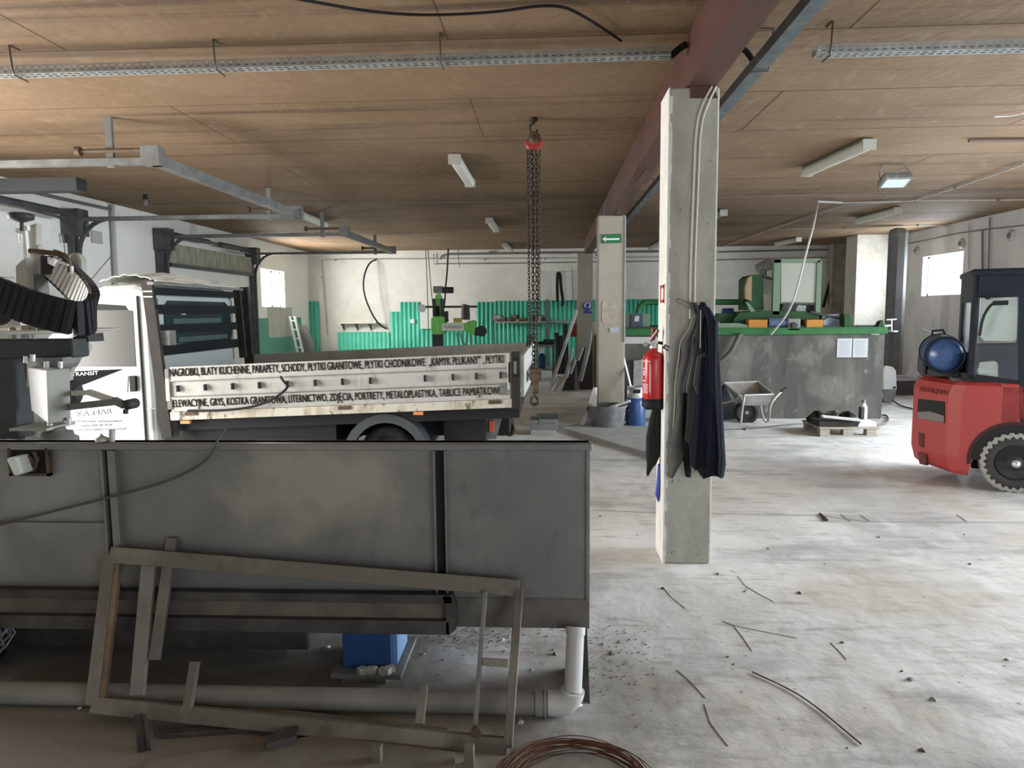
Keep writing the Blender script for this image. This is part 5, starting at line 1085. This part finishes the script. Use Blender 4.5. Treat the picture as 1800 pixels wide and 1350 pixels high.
for i, (x0, x1, h0, h1, l, mm_) in enumerate(((933, 977, .0, .07, 'lowest pale stone block of the pile on floor', STONEW), (931, 980, .072, .15, 'wide middle grey block of the pile on floor', GRANITEG), (932, 946, .152, .20, 'small pale block on left of the floor pile', GRANITEG), (947, 979, .152, .21, 'grey block on right of the floor pile', mat('mid_stone', (.24, .24, .23), .6)), (943, 982, .212, .235, 'dark-edged top plate of the floor pile', GRANITED))):
    A_, B_ = at(x0, 760, Y=a.y).x, at(x1, 760, Y=a.y).x
    tag(MB().box(A_, B_, a.y, a.y+.35, h0, h1).build('stone_block', mm_ if i else mat('pale_grey_stone', (.42, .42, .41), .6), bevel=.004), l, 'stone block')

# ------------------------------------------------------------------ long grey saw bench with green bridge
YS = 10.6
s = thing('bridge_saw_bench', 'long grey saw basin with green rail and carriage', 'saw', (3, 11.4, 0))
zt = at(1400, 588, Y=YS).z; xa, xb = 1.02, at(1553, 650, Y=YS).x
MB().box(xa, xb, YS, YS+1.7, 0, zt).build('basin', BENCH, s, bevel=.01)
MB().box(xa, at(1168, 600, Y=YS).x, YS-.03, YS, zt-.12, zt-.02).build('white_edge_rail', PIPEW, s)
MB().box(xa, xb+.02, YS-.04, YS+.10, zt+.0, zt+.10).box(xa, xb, YS-.05, YS-.035, zt+.085, zt+.105).build('front_rail', GREENB, s, bevel=.006)
MB().box(xa, xb, YS+.02, YS+.06, zt+.10, zt+.13).build('rail_top', CHARC, s)
MB().box(xa, xb, YS+1.5, YS+1.68, zt, zt+.12).build('rear_rail', GREENB, s)
b = MB(); [b.box(xa+.4*i, xa+.4*i+.03, YS+.12, YS+1.5, zt, zt+.03) for i in range(int((xb-xa)/.4))]; b.build('bed_slats', STEELD, s)
def sp(name, pxs, Y, dep, m_, bev=.006): return MB().pprism(pxs, Y, dep).build(name, m_, s, bevel=bev)
Yc = YS+.15
sp('carriage_base', [(1290, 572), (1290, 560), (1300, 549), (1350, 546), (1440, 548), (1440, 575), (1420, 578), (1290, 578)], Yc, .9, GREEND)
sp('cross_slide', [(1262, 558), (1262, 551), (1445, 551), (1470, 560), (1470, 566), (1262, 566)], Yc+.1, .7, GREEND)
sp('saw_head', [(1313, 545), (1314, 490), (1322, 483), (1341, 483), (1343, 545)], Yc+.1, .5, GREEND)
sp('head_cover', [(1310, 525), (1310, 505), (1315, 488), (1322, 484), (1321, 530)], Yc+.05, .08, mat('peach_cover', (.24, .17, .10), .6))
MB().cyl(at(1332, 474, Y=Yc+.3), at(1356, 462, Y=Yc+.3), .085).cyl(at(1341, 484, Y=Yc+.3), at(1341, 470, Y=Yc+.3), .07).box(*[v for v in (at(1350, 470, Y=Yc).x, at(1366, 470, Y=Yc).x, Yc+.2, Yc+.4, at(1350, 473, Y=Yc).z, at(1350, 463, Y=Yc).z)]).build('head_motor', GREYM, s)
sp('link_arm', [(1342, 484), (1362, 489), (1362, 493), (1342, 488)], Yc+.1, .05, CHARC, .002)
sp('white_panel_small', [(1342, 489), (1361, 493), (1361, 519), (1342, 517)], Yc+.35, .02, mat('light_plate', (.55, .56, .54), .5), .002)
b = MB().pbox(1361, 456, 1370, 553, Yc, .08).pbox(1437, 458, 1442, 552, Yc, .08).pbox(1361, 455, 1442, 461, Yc, .08); b.build('guard_frame', GREENP, s)
sp('guard_panel', [(1373, 462), (1436, 462), (1435, 532), (1373, 531)], Yc+.02, .02, mat('grey_guard_panel', (.30, .31, .265), .6), .002)
sp('counter_frame', [(1377, 534), (1432, 536), (1438, 548), (1372, 548)], Yc+.1, .3, CHARC)
sp('glass_tank', [(1400, 541), (1403, 536), (1417, 537), (1416, 549), (1399, 548)], Yc+.05, .1, CABG)
for (x0, x1, l) in ((1316, 1349, 0), (1418, 1447, 1)): MB().pbox(x0, 562, x1, 577, Yc-.16, .2).build('orange_box', ORANGE, s, bevel=.008)
MB().cyl(at(1350, 567, Y=YS+.05), at(1385, 567, Y=YS+.05), .072).build('blue_motor', mat('slate_blue_motor', (.07, .10, .17), .45), s)
MB().pbox(1385, 560, 1407, 582, YS-.04, .18).build('gear_motor', GREYM, s, bevel=.015); MB().lathe(at(1396, 572, Y=YS-.05), (0, -1, 0), [(0, .045), (.03, .04)], 18).build('motor_cap', CHARC, s)
sp('crate', [(1447, 553), (1484, 552), (1485, 573), (1448, 573)], Yc, .15, mat('bluewhite_crate', (.30, .38, .58), .5, col2=(.55, .60, .68), vscale=4), .003)
MB().bar(at(1425, 548, Y=Yc-.02), at(1484, 562, Y=Yc-.02), .03, .03).bar(at(1447, 562, Y=Yc-.02), at(1462, 555, Y=Yc-.02), .02, .02).build('dark_lever', CHARC, s)
sp('end_block', [(1484, 577), (1484, 552), (1495, 553), (1498, 564), (1503, 577)], YS-.02, .3, GREEND); sp('end_block', [(1542, 577), (1548, 565), (1553, 563), (1554, 577)], YS-.02, .12, GREEND, .002)
sp('end_tank', [(1555, 583), (1545, 588), (1530, 588), (1540, 584)], YS-.03, .05, ALU, .002)
MB().tube([at(1558, 562, Y=YS+.1), at(1576, 561, Y=YS+.1)], .012).tube([at(1567, 562, Y=YS+.1), at(1567, 582, Y=YS+.1)], .014).lathe(at(1567, 583, Y=YS+.1), (0, 0, 1), [(0, .09), (.015, .09), (.02, .05)], 20).tube([at(1553, 573, Y=YS+.1), at(1567, 572, Y=YS+.1)], .018).build('side_tap', ALU, s)
MB().cyl(at(1270, 552, Y=Yc+.4), at(1288, 552, Y=Yc+.4), .09).build('small_blue_motor', BLUEM, s)
sp('pale_trough', [(1256, 568), (1300, 568), (1316, 572), (1316, 577), (1256, 577)], YS+.0, .08, GREENP, .002)
MB().tube(smooth([at(1121, 552, Y=YS+.5), at(1122, 543, Y=YS+.5), at(1130, 533, Y=YS+.5), at(1140, 531, Y=YS+.5), at(1172, 531, Y=YS+.5), at(1300, 531, Y=YS+.5)], 2), .045, 10).build('green_pipe_arm', GREENB, s)
sp('control_box', [(1101, 577), (1101, 551), (1142, 551), (1142, 577)], YS+.1, .3, GREENP)
sp('control_front', [(1109, 577), (1109, 552), (1130, 552), (1130, 577)], YS+.08, .02, mat('navy_panel', (.02, .03, .06), .4), .001); sp('paper_note', [(1116, 556), (1124, 555), (1123, 565), (1115, 565)], YS+.07, .008, PAPER, 0)
sp('green_lever', [(1310, 530), (1316, 532), (1328, 547), (1320, 549)], Yc-.02, .04, GREENP, .002)
for x0, l in ((1472, 'left one of two paper sheets stuck on the grey saw basin'), (1500, 'right one of two paper sheets stuck on the grey saw basin')):
    o = MB().pbox(x0, 595, x0+25, 628, YS-.008, .006).build('paper_sheet', PAPER); tag(o, l, 'paper')
    b = MB()
    for k in range(12): b.pbox(x0+3, 599+k*2.2, x0+22-(k*5 % 4), 599.6+k*2.2, YS-.010, .001)
    b.build('typed_lines', INKM, o)
tag(MB().tube(smooth([at(1302, 587, Y=YS-.08), at(1294, 600, Y=YS-.1), at(1286, 618, Y=YS-.1), at(1272, 632, Y=YS-.1), at(1258, 638, Y=YS-.08), at(1240, 640, Y=YS-.05)], 3), .035).build('hose', mat('dark_grey_hose', (.10, .10, .095), .7)), 'dark grey hose drooping over the saw basin front', 'hose')
tag(MB().tube(smooth([at(1437, 356, Z=3.25), at(1432, 390, Y=9.8), at(1415, 452, Y=9.95), at(1398, 520, Y=10.2), at(1383, 555, Y=10.4), at(1355, 588, Y=10.52)], 3), .014).build('cable', PIPEW), 'grey cable dropping from the ceiling to the green carriage', 'cable')
tag(MB().tube([at(1437, 354, Z=3.26), at(1480, 356, Z=3.26)], .02).build('cable_duct', PIPEW), 'short pale duct piece on ceiling above the dropping cable', 'duct')
tag(MB().tube(smooth([at(1464, 444, Y=19.1), at(1464, 480, Y=19.1), at(1456, 505, Y=19.1), at(1447, 540, Y=19.0)], 1), .04).tube([at(1464, 478, Y=19.05), at(1471, 510, Y=19.0)], .04).build('hanging_strap', BLACKF), 'dark forked strap hanging on back wall right of guard panel', 'strap')
# pump block, white canister right of bench
t = thing('white_canister', 'white plastic canister machine standing at right end of grey basin', 'canister', at(1565, 708, Z=0))
yy = 12.4; A_, B_ = at(1552, 645, Y=yy), at(1577, 705, Y=yy)
MB().prism([at(x, y, Y=yy) for x, y in [(1552, 700), (1552, 648), (1556, 643), (1570, 645), (1576, 652), (1577, 684), (1573, 700)]], (0, .35, 0)).build('canister_body', mat('canister_white', (.68, .69, .69), .4, col2=(.60, .61, .61), vscale=3), t, bevel=.02)
MB().prism([at(x, y, Y=yy-.005) for x, y in [(1552, 684), (1577, 684), (1573, 702), (1568, 709), (1554, 709)]], (0, .3, 0)).build('canister_base', GREYM, t, bevel=.01); MB().lathe(at(1572, 681, Y=yy), (0, -1, 0), [(0, .02), (.02, .02)], 12).build('knob', BLACK, t)
tag(MB().tube(smooth([at(1570, 704, Y=12.3), at(1580, 712, Z=.02), at(1592, 716, Z=.02), at(1620, 722, Z=.02), at(1660, 726, Z=.02)], 2), .012).build('cable', BLACK), 'black cable running on floor from canister toward forklift', 'cable')
tag(MB().tube(smooth([at(1440, 738, Z=.02), at(1520, 734, Z=.02), at(1555, 728, Z=.02), at(1563, 735, Z=.02), at(1558, 745, Z=.02), at(1530, 750, Z=.02), at(1500, 749, Z=.02)], 3), .014).build('hose', mat('floor_hose', (.13, .13, .13), .6)), 'dark hose looping on floor around right end of the basin', 'hose')
tag(MB().tube(smooth([at(1245, 756, Z=.015), at(1330, 752, Z=.015), at(1380, 747, Z=.015), at(1440, 741, Z=.015)], 2), .008).build('cable', PIPED), 'thin cable lying on floor from the column to the pallet', 'cable')
# wheelbarrow
w_ = thing('wheelbarrow', 'zinc wheelbarrow standing before the long grey saw basin', 'wheelbarrow', at(1320, 745, Z=0))
YW_ = 10.0
rim = [(1272, 672), (1302, 695), (1358, 693), (1334, 671)]
rimW = [at(1272, 673, Y=10.25), at(1300, 695, Y=9.65), at(1359, 693, Y=9.7), at(1333, 671, Y=10.25)]
botW = [at(1294, 705, Y=10.1), at(1309, 713, Y=9.75), at(1350, 713, Y=9.78), at(1340, 702, Y=10.1)]
b = MB().add(rimW+botW, [(4, 5, 6, 7), (0, 1, 5, 4), (1, 2, 6, 5), (2, 3, 7, 6), (3, 0, 4, 7)]); o = b.build('tray', GALVT, w_); q = o.modifiers.new('s', 'SOLIDIFY'); q.thickness = .006
b = MB(); rr = rimW+[rimW[0]]
for a_, c_ in zip(rr[:-1], rr[1:]): b.cyl(a_, c_, .012, n=10)
b.build('tray_rim', ALU, w_)
TB = mat('worn_tube', (.36, .34, .30), .45, .4)
MB().tube(smooth([at(1240, 712, Y=9.95), at(1290, 706, Y=9.9), at(1310, 688, Y=9.62), at(1305, 715, Y=9.62), at(1302, 745, Y=9.62)], 1), .016).build('leg_tube', TB, w_)
MB().tube(smooth([at(1337, 713, Y=9.8), at(1341, 735, Y=9.8), at(1347, 743, Y=9.8), at(1352, 738, Y=9.8), at(1353, 712, Y=9.75), at(1366, 695, Y=9.8), at(1378, 685, Y=9.9)], 2), .016).build('leg_tube', TB, w_)
MB().cyl(at(1373, 688, Y=9.85), at(1383, 682, Y=9.92), .02).build('handle_grip', BLACK, w_)
MB().box(*[v for v in (at(1290, 744, Z=0).x, at(1304, 744, Z=0).x, 9.55, 9.68, 0, .02)]).build('foot', TB, w_)
wheel(w_, at(1312, 725, Y=10.25), .17, .08)
for i, (x, y) in enumerate(((1328, 692), (1338, 690), (1316, 696))): 
    p_ = at(x, y+14, Y=9.9); tag(MB().box(-.03, .03, -.02, .02, 0, .05+.02*i, Matrix.Translation(p_) @ Matrix.Rotation(.7*i, 4, 'Z')).build('rubble_piece', BROWNM if i else STONEW, bevel=.006), 'rubble lump lying inside the wheelbarrow tray', 'rubble', 'rubble lumps in the wheelbarrow')
# second dark machine foot left behind wheelbarrow
tag(MB().prism([at(x, y, Y=10.4) for x, y in [(1268, 736), (1268, 684), (1276, 676), (1290, 706), (1312, 712), (1316, 736)]], (0, .15, 0)).build('dark_bin', CHARC, bevel=.02), 'dark bin standing behind the wheelbarrow at left', 'bin')
# pallet with things
pl = thing('wooden_pallet', 'small dusty wooden pallet standing on floor near forklift', 'pallet', at(1490, 770, Z=0))
p0, p1, p2, p3 = at(1438, 762, Z=0), at(1485, 771, Z=0), at(1536, 766, Z=0), at(1500, 752, Z=0)
u = (p1-p0)*1.0; v = (p2-p1); ux = u.normalized(); vx = v.normalized()
c0 = at(1442, 768, Z=0); 
for i in range(2):
    for k in range(3): c = c0+Vector((.06+k*.29, .06+i*.5, 0)); MB().box(c.x-.06, c.x+.06, c.y-.05, c.y+.05, .02, .10).build('block', WOOD, pl)
for k in range(2): MB().box(c0.x, c0.x+.72, c0.y+k*.5+.01, c0.y+k*.5+.11, 0, .02).build('bottom_board', WOOD, pl)
for k in range(5): MB().box(c0.x-.01, c0.x+.73, c0.y+k*.135, c0.y+k*.135+.10, .10, .122).build('deck_board', WOOD, pl)
zt_ = .122
tag(MB().box(c0.x+.0, c0.x+.45, c0.y+.05, c0.y+.4, zt_, zt_+.07).build('stone_block', BROWND, bevel=.004), 'brown-grey stone block lying on the wooden pallet', 'stone block')
tag(MB().bar((c0.x+.05, c0.y+.1, zt_+.13), (c0.x+.50, c0.y+.02, zt_+.09), .12, .02).build('pale_slat', STONEW), 'pale thin slat lying across the pallet block', 'slat')
tag(MB().prism([(c0.x+.48, c0.y+.05, zt_), (c0.x+.72, c0.y+.05, zt_), (c0.x+.70, c0.y+.05, zt_+.06), (c0.x+.62, c0.y+.05, zt_+.09), (c0.x+.52, c0.y+.05, zt_+.08)], (0, .25, 0)).build('white_stone', STONEW, bevel=.006), 'white stone lump on right side of the pallet', 'stone')
tt = thing('spray_bottle', 'white bottle with dark label standing on the pallet', 'bottle', (c0.x+.60, c0.y+.18, zt_+.09))
MB().lathe((c0.x+.60, c0.y+.18, zt_+.09), (0, 0, 1), [(0, .045), (.15, .045), (.19, .02), (.21, .02)], 16).build('bottle_body', WHITE, tt); MB().lathe((c0.x+.60, c0.y+.18, zt_+.29), (0, 0, 1), [(0, .025), (.04, .025)], 12).build('cap', GREYM, tt); MB().box(c0.x+.55, c0.x+.59, c0.y+.12, c0.y+.2, zt_+.09, zt_+.24).build('label_side', CHARC, tt)
random.seed(2)
for i, (x, y, l) in enumerate(((.12, .45, 'black crumpled bag on rear left of the pallet'), (.50, .42, 'dark tangled cloth on rear of the pallet'), (.36, .5, 'greenish rag at the back middle of the pallet'))):
    b = MB(); c = Vector((c0.x+x, c0.y+y, zt_)); n = 12; vs = []
    prof = [(0, .11), (.05, .125), (.10, .09), (.13, .04)]
    for h_, r_ in prof:
        for k in range(n): vs.append(c+Vector((math.cos(2*pi*k/n)*r_*(1+.25*math.sin(k*3+i)), math.sin(2*pi*k/n)*r_, h_*(1+.2*math.sin(k*2.3)))))
    b.add(vs, [(j_*n+k, j_*n+(k+1) % n, (j_+1)*n+(k+1) % n, (j_+1)*n+k) for j_ in range(3) for k in range(n)]); b.add(vs[-n:], [tuple(range(n))]); b.add(vs[:n], [tuple(range(n))])
    tag(b.build('crumpled_cloth', [BLACKF, BLACKF, mat('olive_rag', (.12, .12, .09), .9)][i]), l, 'cloth')
# right wall objects
tag(lean('white board leaning on right wall behind blue gas cylinder', [(1593, 660), (1612, 668), (1618, 640), (1657, 590), (1622, 578), (1606, 620)], 13.65, .04, mat('pale_board', (.55, .55, .53), .7), 'board', 'board', dy=.2), 'white board leaning on right wall behind blue gas cylinder', 'board')
tag(MB().box(6.98, 7.32, 14.9, 15.2, 0, 3.25).build('recess_shade_box', mat('recess_shade_grey', (.19, .19, .185), .6, .1, col2=(.13, .13, .13), vscale=2), bevel=.1), 'tall dark box for the shaded wall recess beside right window', 'duct')  # grey box added in place of a wall recess lying in shade
tag(MB().box(6.3, 7.9, 13.55, 14.6, 0, .26).build('low_dark_bench', mat('dark_bench', (.075, .07, .065), .7)), 'low dark bench along the right wall', 'bench')
for k, (z, l) in enumerate(((.285, 'pale metal bar lying on the low dark bench, lower one'), (.34, 'pale metal bar lying on the low dark bench, upper one'))):
    tag(MB().bar((6.2, 13.5+k*.15, z), (7.9, 13.7+k*.1, z), .05, .04).build('metal_bar', PIPEW), l, 'bar')

# ------------------------------------------------------------------ forklift (built square to the hall, then turned on the spot)
FKP = at(1781, 866, Z=0); FKA = math.radians(-24)
FKR = Matrix.Rotation(FKA, 3, 'Z'); FKI = FKR.inverted()
def fat(px, py, Y=None, X=None):
    """photo measurement -> place on a plane of the forklift, in its unturned position"""
    o = FKI @ (Vector((0, 0, EYE))-FKP) + FKP; d = FKI @ ray(px, py)
    t = (Y-o.y)/d.y if Y is not None else (X-o.x)/d.x
    return o + d*t
fk = thing('forklift', 'red forklift with dark cab seen from its rear corner', 'forklift', (FKP.x, FKP.y, 0))
N_ = FKP.y; F_ = N_+1.08; xw = FKP.x; XR_ = xw-.77
def loft(rings, m_, name, parent, bevel=0, smooth_=False):
    b = MB(); n = len(rings[0]); vs = [p for r in rings for p in r]
    b.add(vs, [(i*n+k, i*n+(k+1) % n, (i+1)*n+(k+1) % n, (i+1)*n+k) for i in range(len(rings)-1) for k in range(n)], smooth_)
    b.add(rings[0], [tuple(range(n))[::-1]]); b.add(rings[-1], [tuple(range(n))]); return b.build(name, m_, parent, bevel=bevel)
def plan(x0, z, ins=0, xe=xw+.32):
    return [Vector(q) for q in ((x0+.35+ins, N_+ins*.5, z), (x0+.25, N_+.04, z), (x0+.125, N_+.27, z), (x0, N_+.50, z), (x0, F_-.50, z), (x0+.125, F_-.27, z), (x0+.25, F_-.04, z), (x0+.35+ins, F_-ins*.5, z), (xe, F_, z), (xe, N_, z))]
ax = xw-.34
loft([plan(XR_+.08, .12, 0, ax-.02), plan(XR_+.03, .16, 0, ax), plan(XR_, .28, 0, ax+.03), plan(XR_, .42, 0, ax+.12), plan(XR_, .58, 0, ax+.25), plan(XR_, .86), plan(XR_+.03, .93), plan(XR_+.10, .965, .05)], FORKR, 'counterweight', fk)
loft([[Vector(q) for q in ((ax+.2, N_-.0, z), (ax+.2, F_, z), (xe, F_, z), (xe, N_-.0, z))] for z, xe in ((.60, xw+.35), (.93, xw+.33), (.97, xw+.28))], FORKR, 'hood', fk, .02)
# openings of the rounded rear corner, laid on its chamfer
P0, P1 = Vector((XR_+.0, N_+.50, 0)), Vector((XR_+.25, N_+.04, 0)); cn = Vector((P1.y-P0.y, -(P1.x-P0.x), 0)).normalized()
if cn.x > 0: cn = -cn
def corner_pt(px, py, off=.006):
    o = FKI @ (Vector((0, 0, EYE))-FKP) + FKP; d = FKI @ ray(px, py); q = P0+cn*off
    return o + d*((q-o).dot(cn)/d.dot(cn))
def rear_poly(pxs, nm, m_, off=0.): MB().prism([corner_pt(x, y, .006+off) for x, y in pxs], -cn*.03).build(nm, m_, fk)
rear_poly([(1614, 701), (1660, 706), (1660, 744), (1612, 735)], 'towing_recess', BLACK)
rear_poly([(1613, 724), (1634, 723), (1659, 731), (1659, 743), (1612, 735)], 'recess_floor', mat('dusty_recess', (.20, .17, .165), .8), .002)
rear_poly([(1614, 760), (1624, 762), (1623, 787), (1615, 784)], 'small_recess', mat('dark_red', (.11, .025, .025), .5)); rear_poly([(1613, 795), (1627, 798), (1627, 818), (1616, 815)], 'small_recess', mat('dark_red2', (.13, .04, .035), .6))
text('lettering', 'DESTAQUEST', mat('stencil_red', (.16, .03, .03), .6), fk, corner_pt(1616, 687), corner_pt(1667, 695), .045, normal=tuple(cn))
MB().box(XR_+.27, xw+.25, N_+.08, F_-.08, .955, .99).build('top_deck', mat('dusty_black_deck', (.07, .07, .068), .7, col2=(.15, .15, .145), vscale=6), fk, bevel=.01)
# gas cylinder across the back
q = fat(1662, 625, Y=N_+.10); gx = q.x; gz = q.z; g0 = N_+.14
gc = thing('gas_cylinder', 'blue gas cylinder strapped lying behind the forklift cab', 'gas cylinder', (FKP.x, FKP.y, gz-.17))
MB().lathe((gx, g0, gz), (0, 1, 0), [(0, .06), (.02, .11), (.06, .158), (.12, .174), (.62, .174), (.68, .155), (.72, .1), (.74, .05)], 36).build('cylinder_body', mat('forklift_gas_blue', (.05, .105, .27), .3, col2=(.04, .08, .20), vscale=4), gc)
for y in (g0+.25, g0+.50): MB().lathe((gx, y, gz), (0, 1, 0), [(0, .180), (.035, .180)], 36).build('strap', BLACK, gc)
MB().tube([(gx+.160*math.cos(t_), g0+.03, gz+.160*math.sin(t_)) for t_ in [2*pi*k/36 for k in range(36)]], .012, 8, closed=True).build('end_collar', NAVYC, gc)
MB().lathe((gx, g0+.66, gz), (0, 1, 0), [(0, .179), (.09, .170), (.09, .15)], 30).tube([(gx-.06, g0+.72, gz+.15), (gx-.06, g0+.76, gz+.20), (gx+.03, g0+.76, gz+.21), (gx+.05, g0+.72, gz+.16)], .012).build('far_collar', NAVYC, gc)
MB().box(gx-.13, gx+.13, g0+.07, g0+.72, .985, gz-.13).box(gx-.18, gx-.14, g0+.07, g0+.72, .985, gz-.05).build('cylinder_cradle', CHARC, fk, bevel=.01)
MB().box(gx+.05, gx+.35, g0+.1, g0+.6, .985, 1.03).build('lock_plate', GREYM, fk)
gc.rotation_euler = (0, 0, FKA)
# cab
def cabpoly(name, pts, dy, m_, y=None, bev=.01): y = N_ if y is None else y; return MB().prism([(x, y, z) for x, z in pts], (0, dy, 0)).build(name, m_, fk, bevel=bev)
def CX(x, y): p = fat(x, y, Y=N_); return p.x, p.z
zr = CX(1750, 478)[1]; xr0 = CX(1716, 500)[0]; cb1 = CX(1850, 500)[0]
# rear wall of the cab: frame with window
for (z0_, z1_, y0_, y1_) in ((zr-.26, zr, N_, F_-.1), (.99, 1.22, N_, F_-.1), (1.22, zr-.26, N_, N_+.10), (1.22, zr-.26, F_-.30, F_-.1)):
    MB().box(xr0-.02, xr0+.02, y0_, y1_, z0_, z1_).build('cab_rear_frame', NAVYC, fk)
MB().box(xr0-.004, xr0+.004, N_+.10, F_-.30, 1.22, zr-.26).build('rear_glass', CABG, fk)
MB().box(xr0-.04, cb1+.2, N_-.02, F_-.12, zr-.03, zr+.03).build('roof', NAVYC, fk, bevel=.02)
cabpoly('roof_side', [CX(1714, 480), CX(1880, 476), CX(1880, 520), CX(1714, 524)], .04, NAVYC)
cabpoly('door_post', [CX(1712, 522), CX(1724, 522), CX(1722, 560), CX(1718, 612), CX(1718, 664), CX(1704, 668)], .04, mat('dark_door_steel', (.03, .036, .05), .4))
cabpoly('door_lower', [CX(1716, 604), CX(1790, 603), CX(1790, 672), CX(1756, 672), CX(1755, 640), CX(1750, 634), CX(1722, 636), CX(1718, 650)], .03, mat('dark_door_blue', (.032, .038, .052), .4, col2=(.025, .03, .04), vscale=3))
cabpoly('front_post', [CX(1791, 520), CX(1830, 520), CX(1830, 770), CX(1802, 770), CX(1790, 740), CX(1788, 600)], .05, NAVYC)
cabpoly('lower_sill', [CX(1690, 655), CX(1795, 668), CX(1795, 676), CX(1690, 668)], .06, BLACK, bev=.004)
g_ = cabpoly('door_window', [CX(1723, 524), CX(1789, 521), CX(1790, 594), CX(1782, 600), CX(1730, 599), CX(1722, 590)], .006, CABG, N_+.012, 0)
cabpoly('lower_window', [CX(1722, 637), CX(1750, 635), CX(1755, 641), CX(1755, 668), CX(1718, 668)], .006, CABG, N_+.012, 0)
# inner far-side frame, mirror and wiper, seat
for px_ in (1795,): q = fat(px_, 560, Y=F_-.12); MB().box(q.x-.02, q.x+.02, F_-.16, F_-.10, .99, zr).build('far_post', NAVYC, fk)
MB().tube(smooth([fat(1722, 590, Y=N_-.03), fat(1727, 560, Y=N_-.04), fat(1738, 540, Y=N_-.04), fat(1748, 532, Y=N_-.04)], 1), .012).bar(fat(1745, 533, Y=N_-.04), fat(1772, 532, Y=N_-.04), .03, .04).build('rear_wiper', BLACK, fk)
MB().lathe(fat(1736, 523, Y=N_-.01), (0, -1, 0), [(0, .02), (.03, .02)], 12).build('hinge_pin', BLACK, fk) 
st = MB().box(xw+.15, xw+.30, N_+.3, F_-.3, 1.0, 1.42).box(xw+.15, xw+.55, N_+.3, F_-.3, .98, 1.08); st.build('seat', BLACK, fk, bevel=.03)
MB().lathe((xw+.75, N_+.5, 1.28), (.5, 0, .8), [(0, .15), (.02, .15), (.02, .13), (0, .13)], 24).cyl((xw+.75, N_+.5, 1.28), (xw+.87, N_+.5, 1.0), .02).build('steering_wheel', BLACK, fk)
MB().box(xw+.38, xw+1.1, N_+.03, F_-.03, .45, .98).build('front_body', FORKR, fk, bevel=.02)
MB().box(ax+.05, xw+1.1, N_+.25, F_-.25, .14, .6).build('chassis', BLACK, fk)
MB().box(xw+.5, xw+.9, N_, N_+.25, .30, .45).build('step', BLACK, fk)
# wheel arch and wheels
wc_ = Vector((xw, N_, 0))
arc = [(wc_.x+.36*math.cos(t_), .27+.36*math.sin(t_)) for t_ in [pi*(1.04-k/14*1.0) for k in range(15)]]
MB().prism([(x, N_-.006, z) for x, z in arc] + [(x, N_-.006, z) for x, z in [(wc_.x+.33*math.cos(t_), .27+.33*math.sin(t_)) for t_ in [pi*(.04+k/14*1.0) for k in range(15)]]], (0, .08, 0)).build('arch_lip', mat('dark_arch', (.05, .02, .02), .6), fk)
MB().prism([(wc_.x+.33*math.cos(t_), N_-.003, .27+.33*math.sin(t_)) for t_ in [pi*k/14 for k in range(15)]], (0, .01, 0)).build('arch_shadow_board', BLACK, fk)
TYRE = mat('tyre_black', (.035, .035, .034), .8, col2=(.06, .06, .058), vscale=6)
def ftyre(cx, cy, r, side_=-1):
    c = Vector((cx, cy, r)); t = MB().lathe(c, (0, side_, 0), [(-.09, r*.6), (-.09, r*.9), (-.07, r*.955), (.07, r*.955), (.095, r*.90), (.10, r*.62), (.06, r*.55)], 40).build('tyre', TYRE, fk)
    b = MB()
    for k in range(26):
        a0 = 2*pi*k/26
        for s_ in (-1, 1):
            M = Matrix.Translation(c) @ Matrix.Rotation(a0+s_*.06, 4, 'Y') @ Matrix.Translation((0, s_*.045, r*.965)) @ Matrix.Rotation(s_*.5, 4, 'Z')
            b.box(-.014, .014, -.055, .055, -.02, r*.035, M)
    b.build('tread', mat('dusty_tread', (.33, .32, .29), .9), t)
    # light dusty shoulder with zigzag teeth
    b = MB(); n = 26; vs = []
    yk = c.y+side_*.101
    for k in range(n*2):
        a0 = 2*pi*k/(2*n); rr_ = r*.80 if k % 2 else r*.90
        vs += [(c.x+r*.965*math.cos(a0), c.y+side_*.092, c.z+r*.965*math.sin(a0)), (c.x+rr_*math.cos(a0), yk, c.z+rr_*math.sin(a0))]
    m2 = 2*n*2; b.add(vs, [(2*k, 2*k+1, (2*k+3) % m2, (2*k+2) % m2) for k in range(2*n)]); b.build('dusty_shoulder', mat('dusty_tread', (.33, .32, .29), .9), t)
    MB().lathe(c, (0, side_, 0), [(.02, r*.56), (.085, r*.54), (.05, r*.42), (.045, r*.3), (.08, r*.26), (.11, r*.15), (.13, r*.10), (.135, .001)], 28).build('wheel_hub', CHARC, t)
    MB().lathe(c+Vector((0, side_*.12, 0)), (0, side_, 0), [(0, r*.13), (.02, r*.12), (.035, r*.06), (.038, .001)], 18).build('hub_cap', ALU, t)
ftyre(wc_.x, N_+.08, .265); ftyre(wc_.x, F_-.08, .265, 1); ftyre(xw+1.5, N_+.10, .30); ftyre(xw+1.5, F_-.10, .30, 1)
for y in (N_+.25, N_+.7): MB().box(xw+1.85, xw+1.95, y, y+.12, .1, 2.0).build('mast_rail', CHARC, fk)
for y in (N_+.2, N_+.75): MB().box(xw+1.95, xw+2.9, y, y+.1, .05, .09).box(xw+1.95, xw+1.99, y, y+.1, .05, .5).build('fork_arm', CHARC, fk)
fk.rotation_euler = (0, 0, FKA)
